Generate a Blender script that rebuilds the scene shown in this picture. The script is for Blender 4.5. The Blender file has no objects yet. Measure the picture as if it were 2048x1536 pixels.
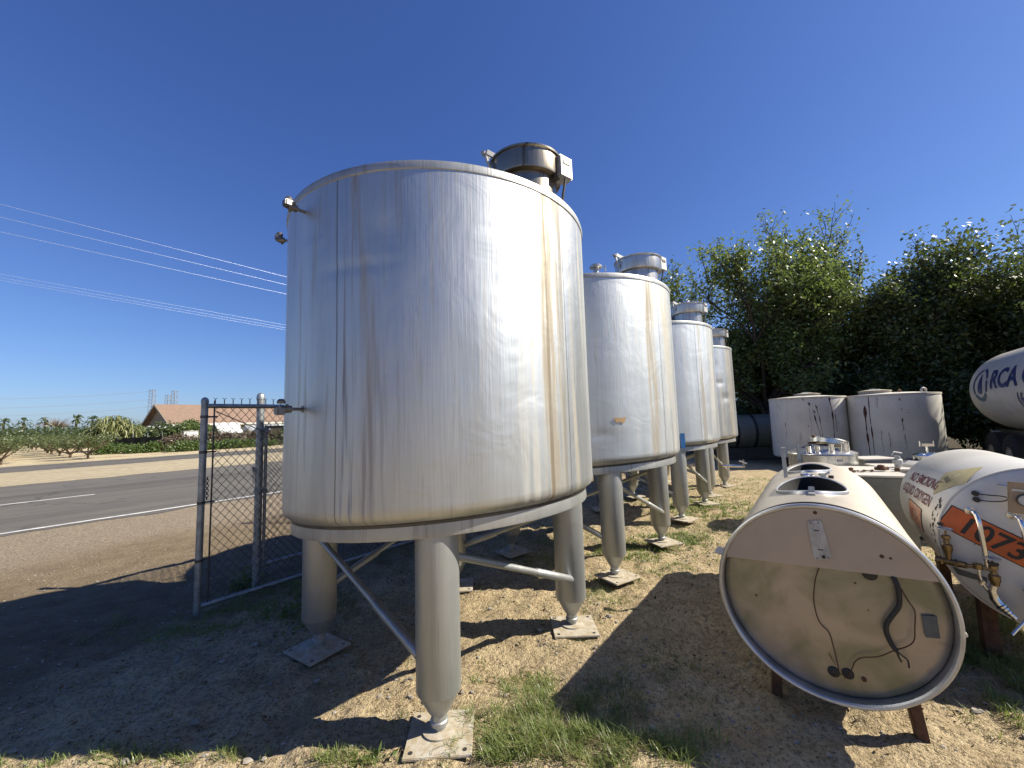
import bpy, bmesh, math, random
from mathutils import Vector, Matrix, noise
from math import sin, cos, pi, radians as R, atan2, sqrt, hypot
S = bpy.context.scene
C = S.collection
random.seed(7)
H = 1.6
AX = Vector((.6, .8, 0)); UX = Vector((.8, -.6, 0))          # road direction, and its right-hand side
def rd(n, t, z=0): return Vector((-.8*n+.6*t, .6*n+.8*t, z))   # n metres left of the camera line, t metres along the road

# ---------------------------------------------------------------- materials
KD = .76      # all diffuse colours share this calibration against the exposure
class N:
    def __init__(s, name):
        s.m = bpy.data.materials.new(name); s.m.use_nodes = True; s.t = s.m.node_tree; s.t.nodes.clear()
        s.out = s.t.nodes.new('ShaderNodeOutputMaterial')
    def n(s, ty, _o=0, **k):
        d = s.t.nodes.new('ShaderNode'+ty)
        for a, v in k.items():
            if a.startswith('i_'):
                key = a[2:]; key = int(key) if key.isdigit() else key.replace('_', ' ')
                if hasattr(v, 'is_linked') or isinstance(v, bpy.types.NodeSocket): s.t.links.new(v, d.inputs[key])
                else: d.inputs[key].default_value = v
            else: setattr(d, a, v)
        return d
    def math(s, op, a, b=0.0, c=None, clamp=False):
        d = s.t.nodes.new('ShaderNodeMath'); d.operation = op; d.use_clamp = clamp
        for i, v in enumerate((a, b) if c is None else (a, b, c)):
            if isinstance(v, bpy.types.NodeSocket): s.t.links.new(v, d.inputs[i])
            else: d.inputs[i].default_value = v
        return d.outputs[0]
    def noise(s, vec, scale, detail=4, rough=.55, dist=0):
        d = s.n('TexNoise', i_Vector=vec); d.inputs['Scale'].default_value = scale; d.inputs['Detail'].default_value = detail
        d.inputs['Roughness'].default_value = rough; d.inputs['Distortion'].default_value = dist
        return d.outputs[0]
    def ramp(s, f, a, b):   # smooth 0..1 between a and b
        d = s.n('MapRange', interpolation_type='SMOOTHSTEP'); s.t.links.new(f, d.inputs[0])
        d.inputs[1].default_value = a; d.inputs[2].default_value = b
        return d.outputs[0]
    def mix(s, f, a, b, mode='MIX'):
        d = s.t.nodes.new('ShaderNodeMix'); d.data_type = 'RGBA'; d.blend_type = mode
        for i, v in ((0, f), (6, a), (7, b)):
            if isinstance(v, bpy.types.NodeSocket): s.t.links.new(v, d.inputs[i])
            elif i == 0: d.inputs[0].default_value = v
            else: d.inputs[i].default_value = (*v, 1)
        return d.outputs[2]
    def xyz(s, kind='Object'):
        tc = s.n('TexCoord').outputs[kind]; sp = s.n('SeparateXYZ', i_0=tc)
        return tc, sp.outputs[0], sp.outputs[1], sp.outputs[2]
    def comb(s, x, y, z):
        d = s.t.nodes.new('ShaderNodeCombineXYZ')
        for i, v in enumerate((x, y, z)):
            if isinstance(v, bpy.types.NodeSocket): s.t.links.new(v, d.inputs[i])
            else: d.inputs[i].default_value = v
        return d.outputs[0]
    def vmul(s, v, k):
        d = s.t.nodes.new('ShaderNodeVectorMath'); d.operation = 'MULTIPLY'; s.t.links.new(v, d.inputs[0]); d.inputs[1].default_value = k
        return d.outputs[0]
    def bump(s, h, st, dist=.01):
        d = s.n('Bump', i_Height=h); d.inputs['Strength'].default_value = st; d.inputs['Distance'].default_value = dist
        return d.outputs[0]
    def fin(s, col, rough=.6, metal=0., normal=None, spec=.5, **k):
        b = s.n('BsdfPrincipled')
        if not isinstance(metal, bpy.types.NodeSocket) and metal < .3: col = s.mix(1., col if isinstance(col, bpy.types.NodeSocket) else tuple(col), (KD, KD, KD), 'MULTIPLY')
        for nm, v in (('Base Color', col), ('Roughness', rough), ('Metallic', metal), ('Normal', normal), ('Specular IOR Level', spec)):
            if v is None: continue
            if isinstance(v, bpy.types.NodeSocket): s.t.links.new(v, b.inputs[nm])
            elif nm == 'Base Color': b.inputs[nm].default_value = (*v, 1)
            else: b.inputs[nm].default_value = v
        for a, v in k.items(): b.inputs[a.replace('_', ' ')].default_value = v
        s.t.links.new(b.outputs[0], s.out.inputs[0]); s.b = b
        return s.m

def simple(name, col, rough=.6, metal=0., var=.25, scale=9, bump=0., spec=.5, col2=None):
    m = N(name); tc, x, y, z = m.xyz()
    f = m.noise(tc, scale, 5, .6)
    c2 = col2 or tuple(c*(1-var) for c in col)
    c = m.mix(m.ramp(f, .35, .68), col, c2)
    nm = m.bump(m.noise(tc, scale*6, 4), bump, .01) if bump else None
    return m.fin(c, rough, metal, nm, spec)

def steel(name, base=(.60, .60, .60), rough=.36, seed=0., stains=(), dark=.5, grime=(.30, .28, .25), metal=.93, seams=()):
    """brushed and weathered stainless sheet: streaks run down the cylinder, stains sit at fixed azimuths"""
    m = N(name); tc, x, y, z = m.xyz()
    an = m.math('ARCTAN2', y, x)
    v1 = m.comb(m.math('MULTIPLY', an, 26.), m.math('MULTIPLY', z, 1.0), seed)
    v2 = m.comb(m.math('MULTIPLY', an, 5.), m.math('MULTIPLY', z, .25), seed+7)
    v3 = m.comb(m.math('MULTIPLY', an, 90.), m.math('MULTIPLY', z, 2.4), seed+3)
    s1 = m.noise(v1, 1., 3, .6); s2 = m.noise(v2, 1., 4, .55); s3 = m.noise(v3, 1., 2, .6)
    cl = m.noise(tc, 2.3, 5, .6)
    c = m.mix(m.ramp(s2, .35, .7), base, tuple(b*.84 for b in base))
    c = m.mix(m.math('MULTIPLY', m.ramp(s1, .52, .72), dark), c, grime)
    c = m.mix(m.math('MULTIPLY', m.ramp(s3, .55, .75), dark*.5), c, tuple(g*.8 for g in grime))
    c = m.mix(m.math('MULTIPLY', m.ramp(cl, .5, .8), .25), c, (.42, .42, .43))
    rmask = None
    for (a, w, col, st, thr) in stains:
        d = m.math('ABSOLUTE', m.math('SUBTRACT', an, R(a)))
        d = m.math('ADD', d, m.math('MULTIPLY', m.math('SUBTRACT', s2, .5), .10))
        k = m.math('SUBTRACT', 1., m.ramp(d, R(w)*.45, R(w)))
        k = m.math('MULTIPLY', k, m.ramp(s1, thr-.12, thr+.12))
        k = m.math('MULTIPLY', k, st, clamp=True)
        c = m.mix(k, c, col); rmask = k if rmask is None else m.math('MAXIMUM', rmask, k)
    for a in seams:
        d = m.math('ABSOLUTE', m.math('SUBTRACT', an, R(a)))
        c = m.mix(m.math('MULTIPLY', m.math('SUBTRACT', 1., m.ramp(d, .0015, .006)), .75), c, (.13, .12, .11))
    r = m.math('ADD', m.math('MULTIPLY', m.noise(v1, .6, 4), .14), rough-.07)
    r = m.math('ADD', r, m.math('MULTIPLY', m.ramp(s1, .52, .72), .10))
    if rmask is not None: r = m.math('ADD', r, m.math('MULTIPLY', rmask, .2))
    hb = m.math('ADD', m.math('MULTIPLY', s3, .35), m.math('MULTIPLY', m.noise(tc, 3.2, 3, .5, .6), 2.2))
    met = metal if rmask is None else m.math('SUBTRACT', metal, m.math('MULTIPLY', rmask, .55))
    return m.fin(c, r, met, m.bump(hb, .16, .02))

def ground_material():
    m = N('dry_yard_and_verges'); tc, x, y, z = m.xyz('Object')
    n = m.math('ADD', m.math('MULTIPLY', x, -.8), m.math('MULTIPLY', y, .6))
    big = m.noise(tc, .55, 5, .6); mid = m.noise(tc, 3.5, 6, .65); fine = m.noise(tc, 28, 5, .7); vf = m.noise(tc, 110, 3, .7)
    sand = m.mix(m.ramp(mid, .35, .7), (0.716, 0.580, 0.366), (0.511, 0.397, 0.240))
    sand = m.mix(m.ramp(fine, .45, .75), sand, (0.294, 0.220, 0.128))
    sand = m.mix(m.math('MULTIPLY', m.ramp(big, .5, .7), .45), sand, (0.457, 0.365, 0.235))
    sand = m.mix(m.math('MULTIPLY', m.ramp(vf, .55, .75), .5), sand, (0.804, 0.697, 0.510))
    spk = m.noise(tc, 62, 4, .75, .4)
    sand = m.mix(m.math('MULTIPLY', m.ramp(spk, .54, .62), .85), sand, (.16, .12, .06))
    dirt = m.mix(m.ramp(mid, .35, .7), (0.310, 0.242, 0.157), (0.226, 0.171, 0.108))
    dirt = m.mix(m.math('MULTIPLY', m.ramp(vf, .5, .75), .6), dirt, (0.455, 0.375, 0.256))
    vo = m.n('TexVoronoi', i_Vector=tc); vo.inputs['Scale'].default_value = 42
    grav = m.mix(m.ramp(vo.outputs[1], .2, .8), (0.336, 0.276, 0.199), (0.486, 0.404, 0.295))
    grav = m.mix(m.ramp(fine, .4, .75), grav, (0.272, 0.221, 0.155))
    pale = m.mix(m.ramp(mid, .35, .75), (0.606, 0.519, 0.353), (0.450, 0.375, 0.251))
    tr = m.noise(m.comb(m.math('MULTIPLY', n, 2.2), m.math('MULTIPLY', m.math('ADD', m.math('MULTIPLY', x, .6), m.math('MULTIPLY', y, .8)), .12), 0.), 1., 4, .6)
    pale = m.mix(m.math('MULTIPLY', m.ramp(tr, .48, .66), .6), pale, (0.398, 0.340, 0.243))
    orch = m.mix(m.ramp(m.noise(tc, .5, 5), .42, .68), (0.641, 0.545, 0.360), (0.484, 0.383, 0.235))
    nn = m.math('ADD', n, m.math('MULTIPLY', m.math('SUBTRACT', m.noise(tc, .7, 5), .5), 1.7))
    c = m.mix(m.ramp(nn, 3.6, 4.8), sand, dirt)
    c = m.mix(m.ramp(nn, 7.4, 8.8), c, grav)
    c = m.mix(m.ramp(n, 14., 15.), c, pale)
    c = m.mix(m.ramp(n, 32., 36.), c, orch)
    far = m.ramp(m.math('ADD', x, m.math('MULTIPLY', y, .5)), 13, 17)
    c = m.mix(far, c, (0.095, 0.077, 0.047))  # leaf-litter tone by the back trees, their shade put into the colour
    h = m.math('ADD', m.math('MULTIPLY', mid, 1.2), m.math('ADD', m.math('MULTIPLY', fine, .9), m.math('MULTIPLY', vf, .4)))
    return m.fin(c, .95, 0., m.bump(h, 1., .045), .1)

def asphalt_material():
    m = N('worn_asphalt'); tc, x, y, z = m.xyz('Object')
    n = m.math('ADD', m.math('MULTIPLY', x, -.8), m.math('MULTIPLY', y, .6))
    t = m.math('ADD', m.math('MULTIPLY', x, .6), m.math('MULTIPLY', y, .8))
    st = m.noise(m.comb(m.math('MULTIPLY', n, 1.1), m.math('MULTIPLY', t, .05), 0.), 1., 4, .55)
    c = m.mix(m.ramp(st, .38, .66), (.145, .135, .115), (.095, .088, .078))
    c = m.mix(m.math('MULTIPLY', m.ramp(m.noise(tc, 45, 3, .7), .5, .75), .5), c, (.25, .235, .21))
    c = m.mix(m.math('MULTIPLY', m.ramp(m.noise(tc, .8, 5, .6), .5, .75), .4), c, (.19, .175, .15))
    v = m.n('TexVoronoi', feature='DISTANCE_TO_EDGE', i_Vector=m.comb(m.math('ADD', x, m.math('MULTIPLY', m.noise(tc, 1.5, 4), 1.2)), m.math('ADD', y, m.math('MULTIPLY', m.noise(tc, 1.9, 4), 1.2)), 0.)); v.inputs['Scale'].default_value = .33
    cr = m.math('MULTIPLY', m.math('SUBTRACT', 1., m.ramp(v.outputs[0], .004, .016)), m.ramp(m.noise(tc, .35, 2), .42, .55))
    c = m.mix(m.math('MULTIPLY', cr, .7), c, (.05, .048, .045))
    return m.fin(c, .85, 0., m.bump(m.noise(tc, 60, 3), .4, .006), .3)

def leaf_material(name, a, b, c3, tr=.35, scale=2.5):
    m = N(name); tc, x, y, z = m.xyz('Object')
    f = m.noise(tc, scale, 3, .6); g = m.noise(tc, scale*9, 2, .6)
    c = m.mix(m.ramp(f, .35, .65), a, b); c = m.mix(m.ramp(g, .5, .72), c, c3)
    c = m.mix(1., c, (KD, KD, KD), 'MULTIPLY')
    p = m.n('BsdfPrincipled'); m.t.links.new(c, p.inputs['Base Color']); p.inputs['Roughness'].default_value = .42; p.inputs['Specular IOR Level'].default_value = .55
    q = m.n('BsdfTranslucent'); m.t.links.new(m.mix(.5, c, (.20, .27, .04)), q.inputs[0])
    mx = m.n('MixShader'); mx.inputs[0].default_value = tr
    m.t.links.new(p.outputs[0], mx.inputs[1]); m.t.links.new(q.outputs[0], mx.inputs[2]); m.t.links.new(mx.outputs[0], m.out.inputs[0])
    return m.m

def rusty_white(name, base=(.66, .64, .58), seed=0., rust=.5, vert=True, rough=.5):
    m = N(name); tc, x, y, z = m.xyz()
    an = m.math('ARCTAN2', y, x)
    v = m.comb(m.math('MULTIPLY', an, 9.), m.math('MULTIPLY', z, .8), seed)
    s1 = m.noise(v, 1., 5, .65); sp = m.noise(tc, 7+seed, 6, .7); big = m.noise(tc, 1.3, 4)
    c = m.mix(m.ramp(big, .35, .7), base, tuple(b*.83 for b in base))
    c = m.mix(m.math('MULTIPLY', m.ramp(s1, .58, .72), rust*.8), c, (.30, .21, .13))
    c = m.mix(m.math('MULTIPLY', m.ramp(sp, .66, .72), rust*1.6, clamp=True), c, (.10, .05, .03))
    return m.fin(c, rough, 0., m.bump(m.noise(tc, 14, 4), .12, .01))

M = {}
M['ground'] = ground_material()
M['asphalt'] = asphalt_material()
M['paint_line'] = simple('road_paint', (.78, .77, .73), .7, var=.35, scale=8)
BR = (.15, .115, .07)
M['tank1'] = steel('stainless_sheet_weathered', base=(.51, .53, .53), rough=.46, seed=1.3, dark=.42, stains=[(-46, 6.5, (.25, .215, .155), .85, .46), (-47.5, 1.4, BR, .7, .42), (-40.5, 1.5, (.16, .15, .13), .8, .35), (-33, 3, (.30, .25, .15), .6, .5), (-56, 3.5, (.42, .40, .34), .5, .5), (-109, 7, (.14, .17, .22), .6, .58), (-103, 4, (.30, .25, .2), .35, .54), (-20, 10, (.3, .28, .2), .5, .55)], seams=(-38.2, -112))
M['tank2'] = steel('stainless_sheet_pale', base=(.52, .545, .55), rough=.5, seed=4.1, dark=.25, stains=[(-58, 5, (.25, .21, .15), .75, .46), (-40, 9, (.34, .31, .24), .7, .48)], seams=(-50,))
M['tank3'] = steel('stainless_sheet_clean', base=(.60, .625, .63), rough=.47, seed=8.6, dark=.22, stains=[(-62, 3, (.22, .2, .17), .8, .42), (-45, 6, (.36, .33, .27), .6, .5)], seams=(-66,))
M['tank4'] = steel('stainless_sheet_dented', base=(.55, .57, .575), rough=.42, seed=12.2, dark=.35, stains=[(-50, 8, (.26, .22, .16), .8, .45), (-66, 4, (.3, .27, .2), .6, .5)])
M['leg'] = steel('stainless_pipe_dull', base=(.36, .375, .37), rough=.48, seed=2.2, dark=.3, metal=.7)
M['ring'] = steel('stainless_ring_scaled', base=(.39, .40, .39), rough=.5, metal=.75, seed=6.2, dark=.6, grime=(.22, .2, .17))
M['neck'] = steel('stainless_neck_stained', base=(.28, .25, .20), rough=.32, seed=3.4, dark=1.0, grime=(.09, .07, .045))
M['neckc'] = steel('stainless_neck_clean', base=(.52, .50, .47), rough=.34, seed=5.4, dark=.8, grime=(.13, .12, .1))
M['dull_box'] = simple('grey_cast_housing', (.42, .42, .41), .55, .5, scale=14)
M['dark_steel'] = simple('dark_oxidised_steel', (.10, .095, .09), .5, .7)
M['fit'] = simple('tarnished_fitting', (.20, .19, .18), .45, .8, scale=30)
M['polished'] = simple('polished_steel', (.68, .68, .67), .22, 1., var=.12)
M['plate'] = simple('dusty_base_plate', (.50, .46, .38), .9, .0, var=.3, scale=22, col2=(.38, .31, .20), bump=.2)
M['galv'] = simple('galvanised_pipe', (.34, .37, .38), .48, .75, var=.35, scale=16, bump=.05)
M['wire'] = simple('weathered_chain_wire', (.11, .10, .09), .6, .3)
M['white_paint'] = simple('white_tank_paint', (.72, .68, .60), .42, var=.12, scale=3, bump=.03)
M['drum'] = rusty_white('chipped_white_paint', base=(.80, .775, .70), seed=1., rust=.75)
M['drum2'] = rusty_white('stained_white_paint', (.80, .78, .71), seed=4., rust=.55)
M['rimrust'] = rusty_white('rust_bitten_rim', (.72, .66, .56), seed=6.5, rust=1.6)
M['lox'] = rusty_white('grubby_white_enamel', (.72, .70, .63), seed=2.5, rust=.16, rough=.4)
M['rust'] = simple('rusted_steel', (.17, .085, .045), .85, .2, var=.5, scale=15, bump=.3)
M['rust2'] = simple('rust_patch', (.13, .055, .03), .9, 0, var=.5, scale=20)
M['black_patch'] = simple('flaked_dark_patch', (.03, .025, .02), .8)
M['black'] = simple('black_rubber', (.018, .018, .018), .55)
M['brass'] = simple('tarnished_brass', (.26, .19, .10), .4, .9, var=.4, scale=25)
M['orange'] = simple('orange_placard', (.62, .125, .02), .5, var=.2, scale=12)
M['orange_old'] = simple('faded_orange_placard', (.55, .20, .10), .6, col2=(.62, .45, .34), scale=22)
M['yellow'] = simple('faded_yellow_decal', (.55, .47, .24), .6, var=.2)
M['maroon'] = simple('maroon_lettering', (.20, .03, .04), .6, var=.3, scale=30)
M['navy'] = simple('blue_lettering', (.035, .06, .21), .5, var=.3)
M['teal'] = simple('teal_wave_paint', (.03, .13, .22), .5)
M['board'] = simple('weathered_tan_board', (.40, .30, .19), .7, var=.2)
M['tan'] = simple('torn_tan_sticker', (.55, .36, .18), .7)
M['blue'] = simple('blue_paint_mark', (.02, .16, .45), .5)
M['dial'] = simple('white_dial', (.6, .6, .56), .4, var=.05)
M['plaque'] = simple('grey_data_plaque', (.10, .115, .12), .5, .3, var=.25, scale=30)
M['void'] = simple('shade_black_interior', (.01, .01, .01), .9)  # near-black: the shade inside the tank openings put into the colour
M['oval'] = simple('dusty_stainless_shell', (.47, .42, .35), .46, .55, var=.22, scale=3.2, bump=.06, col2=(.41, .37, .30))
M['ovaltop'] = simple('dusty_beige_cover', (.40, .335, .265), .5, .3, var=.14, scale=2.4)
M['trim'] = simple('bright_trim_channel', (.50, .51, .52), .42, .85, var=.25, scale=6)
M['roof'] = simple('tan_shingle_roof', (.30, .20, .14), .9, var=.2, scale=3)
M['wallb'] = simple('beige_stucco', (.30, .27, .21), .9, var=.1)
M['trimw'] = simple('white_trim', (.62, .60, .55), .7)
M['canvas'] = simple('white_canvas', (.78, .78, .76), .8, var=.08)
M['greycanvas'] = simple('grey_canvas', (.38, .40, .42), .8, var=.1)
M['shade_cloth'] = simple('black_shade_cloth', (.006, .007, .008), 1., spec=.1)
M['bark'] = simple('tree_bark', (.085, .065, .05), .9, var=.5, scale=14, bump=.4)
M['orchard_bark'] = simple('orchard_bark', (.16, .11, .07), .9)
M['leaf'] = leaf_material('green_leaf', (.11, .17, .055), (.165, .225, .07), (.26, .30, .11), tr=.42)
M['leaf2'] = leaf_material('dark_leaf', (.055, .09, .032), (.09, .12, .04), (.17, .19, .075), tr=.3)
M['leaf_or'] = leaf_material('olive_leaf', (.10, .135, .05), (.13, .155, .06), (.16, .165, .07))
M['leaf_far'] = leaf_material('far_wood_leaf', (.055, .085, .035), (.075, .105, .045), (.10, .12, .05), scale=.3)
M['reed'] = leaf_material('pale_reed_leaf', (.30, .31, .13), (.22, .26, .09), (.45, .42, .24))
M['weed'] = leaf_material('weed_leaf', (.08, .14, .03), (.12, .18, .045), (.16, .2, .06))
M['brush'] = leaf_material('dry_brush', (.13, .09, .06), (.17, .12, .08), (.10, .10, .05), tr=.1)
M['grass'] = leaf_material('grass_blade', (.17, .23, .06), (.25, .31, .085), (.37, .39, .17), tr=.4, scale=3)
M['straw'] = leaf_material('dead_grass', (.32, .26, .14), (.24, .19, .10), (.40, .34, .20), tr=.2, scale=4)
M['litter'] = simple('dead_leaf', (.20, .13, .07), .9, var=.5, scale=3, col2=(.10, .07, .045))
M['gravel'] = simple('pale_gravel', (.40, .36, .30), .9, var=.5, scale=25)
M['car'] = simple('dark_car_paint', (.03, .032, .04), .25, var=.1, spec=.7)
M['glass'] = simple('car_glass', (.04, .05, .055), .08)
M['tire'] = simple('tyre_rubber', (.02, .02, .02), .85)
M['tote'] = simple('murky_green_tank', (.17, .18, .15), .5, var=.2)
M['pylon'] = simple('hazed_pylon_steel', (.30, .33, .38), .6, .3)  # pale blue-grey: distance haze put into the colour of pylons and far lines
M['cable'] = simple('aluminium_cable', (.30, .33, .38), .4, .5)

# ---------------------------------------------------------------- mesh helpers
class MB:
    def __init__(s): s.v = []; s.f = []
    def add(s, vs, fs):
        o = len(s.v); s.v += [tuple(v) for v in vs]; s.f += [tuple(i+o for i in f) for f in fs]; return s
    def box(s, c, size, rot=None, bev=0):
        a, b, d = (q/2 for q in size); c = Vector(c); m = rot or Matrix.Identity(3)
        if bev:
            bm = bmesh.new(); bmesh.ops.create_cube(bm, size=1)
            for v in bm.verts: v.co = Vector((v.co.x*size[0], v.co.y*size[1], v.co.z*size[2]))
            bmesh.ops.bevel(bm, geom=bm.edges[:], offset=bev, segments=2, affect='EDGES')
            bm.verts.index_update()
            s.add([c+m@v.co for v in bm.verts], [[v.index for v in f.verts] for f in bm.faces]); bm.free(); return s
        vs = [c+m@Vector((x*a, y*b, z*d)) for z in (-1, 1) for y in (-1, 1) for x in (-1, 1)]
        return s.add(vs, [(0, 2, 3, 1), (4, 5, 7, 6), (0, 1, 5, 4), (2, 6, 7, 3), (0, 4, 6, 2), (1, 3, 7, 5)])
    def tube(s, pts, r, n=10, caps=True, closed=False):
        pts = [Vector(p) for p in pts]; k = len(pts); rs = r if isinstance(r, (list, tuple)) else [r]*k
        vs = []; prev = None
        for i, p in enumerate(pts):
            if closed: d = pts[(i+1) % k]-pts[i-1]
            else: d = pts[min(i+1, k-1)]-pts[max(i-1, 0)]
            d.normalize()
            if prev is None: a = d.orthogonal().normalized()
            else: a = (prev-d*prev.dot(d)).normalized()
            prev = a; b = d.cross(a)
            vs += [p+(a*cos(2*pi*j/n)+b*sin(2*pi*j/n))*rs[i] for j in range(n)]
        fs = []
        for i in range(k if closed else k-1):
            for j in range(n):
                i2 = (i+1) % k; fs.append((i*n+j, i*n+(j+1) % n, i2*n+(j+1) % n, i2*n+j))
        if caps and not closed: fs += [tuple(range(n))[::-1], tuple(range((k-1)*n, k*n))]
        return s.add(vs, fs)
    def lathe(s, prof, n=48, c=(0, 0, 0), m=None, a0=0, a1=2*pi):
        c = Vector(c); m = m or Matrix.Identity(3); full = abs(a1-a0-2*pi) < 1e-6; nn = n if full else n+1
        vs = []; fs = []
        for r, z in prof:
            for j in range(nn):
                a = a0+(a1-a0)*j/n; vs.append(c+m@Vector((r*cos(a), r*sin(a), z)))
        for i in range(len(prof)-1):
            for j in range(n):
                j2 = (j+1) % nn; fs.append((i*nn+j, i*nn+j2, (i+1)*nn+j2, (i+1)*nn+j))
        return s.add(vs, fs)
    def disc(s, c, r, n=24, m=None):
        c = Vector(c); m = m or Matrix.Identity(3)
        return s.add([c+m@Vector((r*cos(2*pi*j/n), r*sin(2*pi*j/n), 0)) for j in range(n)], [tuple(range(n))])
    def build(s, name, mat, parent=None, smooth=True, angle=35):
        me = bpy.data.meshes.new(name); me.from_pydata(s.v, [], s.f); me.update()
        if mat: me.materials.append(mat)
        o = bpy.data.objects.new(name, me); C.objects.link(o)
        if parent: o.parent = parent
        if smooth:
            me.polygons.foreach_set('use_smooth', [True]*len(me.polygons))
            try: me.set_sharp_from_angle(angle=R(angle))
            except Exception: pass
        return o
def tag(o, label=None, cat=None, group=None, kind=None):
    for k, v in (('label', label), ('category', cat), ('group', group), ('kind', kind)):
        if v: o[k] = v
    return o
def empty(name, loc, label, cat, group=None, rot=None):
    o = bpy.data.objects.new(name, None); C.objects.link(o); o.location = loc; o.empty_display_size = .2
    if rot is not None: o.rotation_euler = rot
    return tag(o, label, cat, group)
def zrot(a): return Matrix.Rotation(a, 3, 'Z')
def align(d):  # matrix whose z points along d
    return Vector(d).to_track_quat('Z', 'Y').to_matrix()
def lerp(a, b, t): return a+(b-a)*t
def arc(c, r, a0, a1, n, u, w): return [Vector(c)+u*(r*cos(lerp(a0, a1, i/n)))+w*(r*sin(lerp(a0, a1, i/n))) for i in range(n+1)]

def text_mesh(name, s, size, f, mat, parent, bold=.02, cuts=1, sx=1., align_x='LEFT', fit=None):
    cu = bpy.data.curves.new('lettering', 'FONT'); cu.body = s; cu.size = size; cu.offset = bold*size; cu.resolution_u = 4; cu.align_x = align_x
    ob = bpy.data.objects.new('lettering', cu); C.objects.link(ob)
    me = bpy.data.meshes.new_from_object(ob); bpy.data.objects.remove(ob); bpy.data.curves.remove(cu)
    bm = bmesh.new(); bm.from_mesh(me); bmesh.ops.triangulate(bm, faces=bm.faces[:])
    for _ in range(cuts): bmesh.ops.subdivide_edges(bm, edges=[e for e in bm.edges if e.calc_length() > size*.15], cuts=1)
    if fit: sx = fit/max(v.co.x for v in bm.verts)
    for v in bm.verts: v.co = f(v.co.x*sx, v.co.y)
    bm.to_mesh(me); bm.free(); me.name = name; me.materials.clear(); me.materials.append(mat)
    o = bpy.data.objects.new(name, me); C.objects.link(o); o.parent = parent
    return o

# ---------------------------------------------------------------- ground
def gh(x, y):
    n = -.8*x+.6*y
    k = max(0., min(1., (7.6-n)/2.5)); far = max(0., min(1., (26-hypot(x, y))/12))
    h = .045*(noise.fractal(Vector((x*.8, y*.8, 0)), 1, 2, 4))
    h += .03*noise.fractal(Vector((x*5, y*5, 3)), .8, 2, 4)
    q = noise.noise(Vector((x*9, y*9, 8)))
    h += -.035*max(0, q-.12)+.02*max(0, noise.noise(Vector((x*17, y*17, 2)))-.2)
    return (h-.006)*k*far
def axis_pts(lo, hi, near_lo, near_hi, st, gr=1.13):
    a = []; v = near_lo
    while v < near_hi: a.append(v); v += st
    d = st; v = near_hi
    while v < hi: a.append(v); d *= gr; v += d
    a.append(hi); d = st; v = near_lo-st
    while v > lo: a.insert(0, v); d *= gr; v -= d
    a.insert(0, lo); return a
xs = axis_pts(-3000, 3000, -3.6, 4.6, .035); ys = axis_pts(-3000, 3000, 1.8, 6.5, .03)
g = MB(); nx = len(xs)
g.v = [(x, y, gh(x, y) if -8 < x < 24 and -5 < y < 26 else 0.) for y in ys for x in xs]
g.f = [(j*nx+i, j*nx+i+1, (j+1)*nx+i+1, (j+1)*nx+i) for j in range(len(ys)-1) for i in range(nx-1)]
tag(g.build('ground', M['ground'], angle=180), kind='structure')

def strip(n0, n1, t0, t1, z, name, mat, seg=1, edge=.0, top=None):
    b = MB(); vs = []
    for i in range(seg+1):
        t = lerp(t0, t1, i/seg)
        for nn, sg in ((n0, -1), (n1, 1)):
            vs.append(rd(nn+edge*noise.noise(Vector((t*1.3, nn, 0)))+edge*.5*noise.noise(Vector((t*5, nn, 3))), t, z))
    b.add(vs, [(2*i, 2*i+2, 2*i+3, 2*i+1) for i in range(seg)])
    return b.build(name, mat, smooth=False)
tag(strip(10.55, 20.7, -20, 60, .006, 'road', M['asphalt'], 500, .22), kind='structure')
tag(strip(28.4, 33.6, -20, 90, .006, 'far_road', M['asphalt'], 400, .35), kind='structure')
tag(strip(10.75, 10.87, -20, 60, .011, 'edge_line', M['paint_line'], 400, .025), kind='structure')
def dash(t0, t1): return tag(strip(15.22, 15.34, t0, t1, .011, 'lane_dash', M['paint_line'], 40, .02), kind='structure')
for t1 in (1.95, 14.2, 26.4, 38.6): dash(t1-3.66, t1)
tag(strip(20.3, 20.4, -20, 60, .011, 'median_line', simple('faded_yellow_line', (.30, .27, .20), .8), 400, .03), kind='structure')

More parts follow.
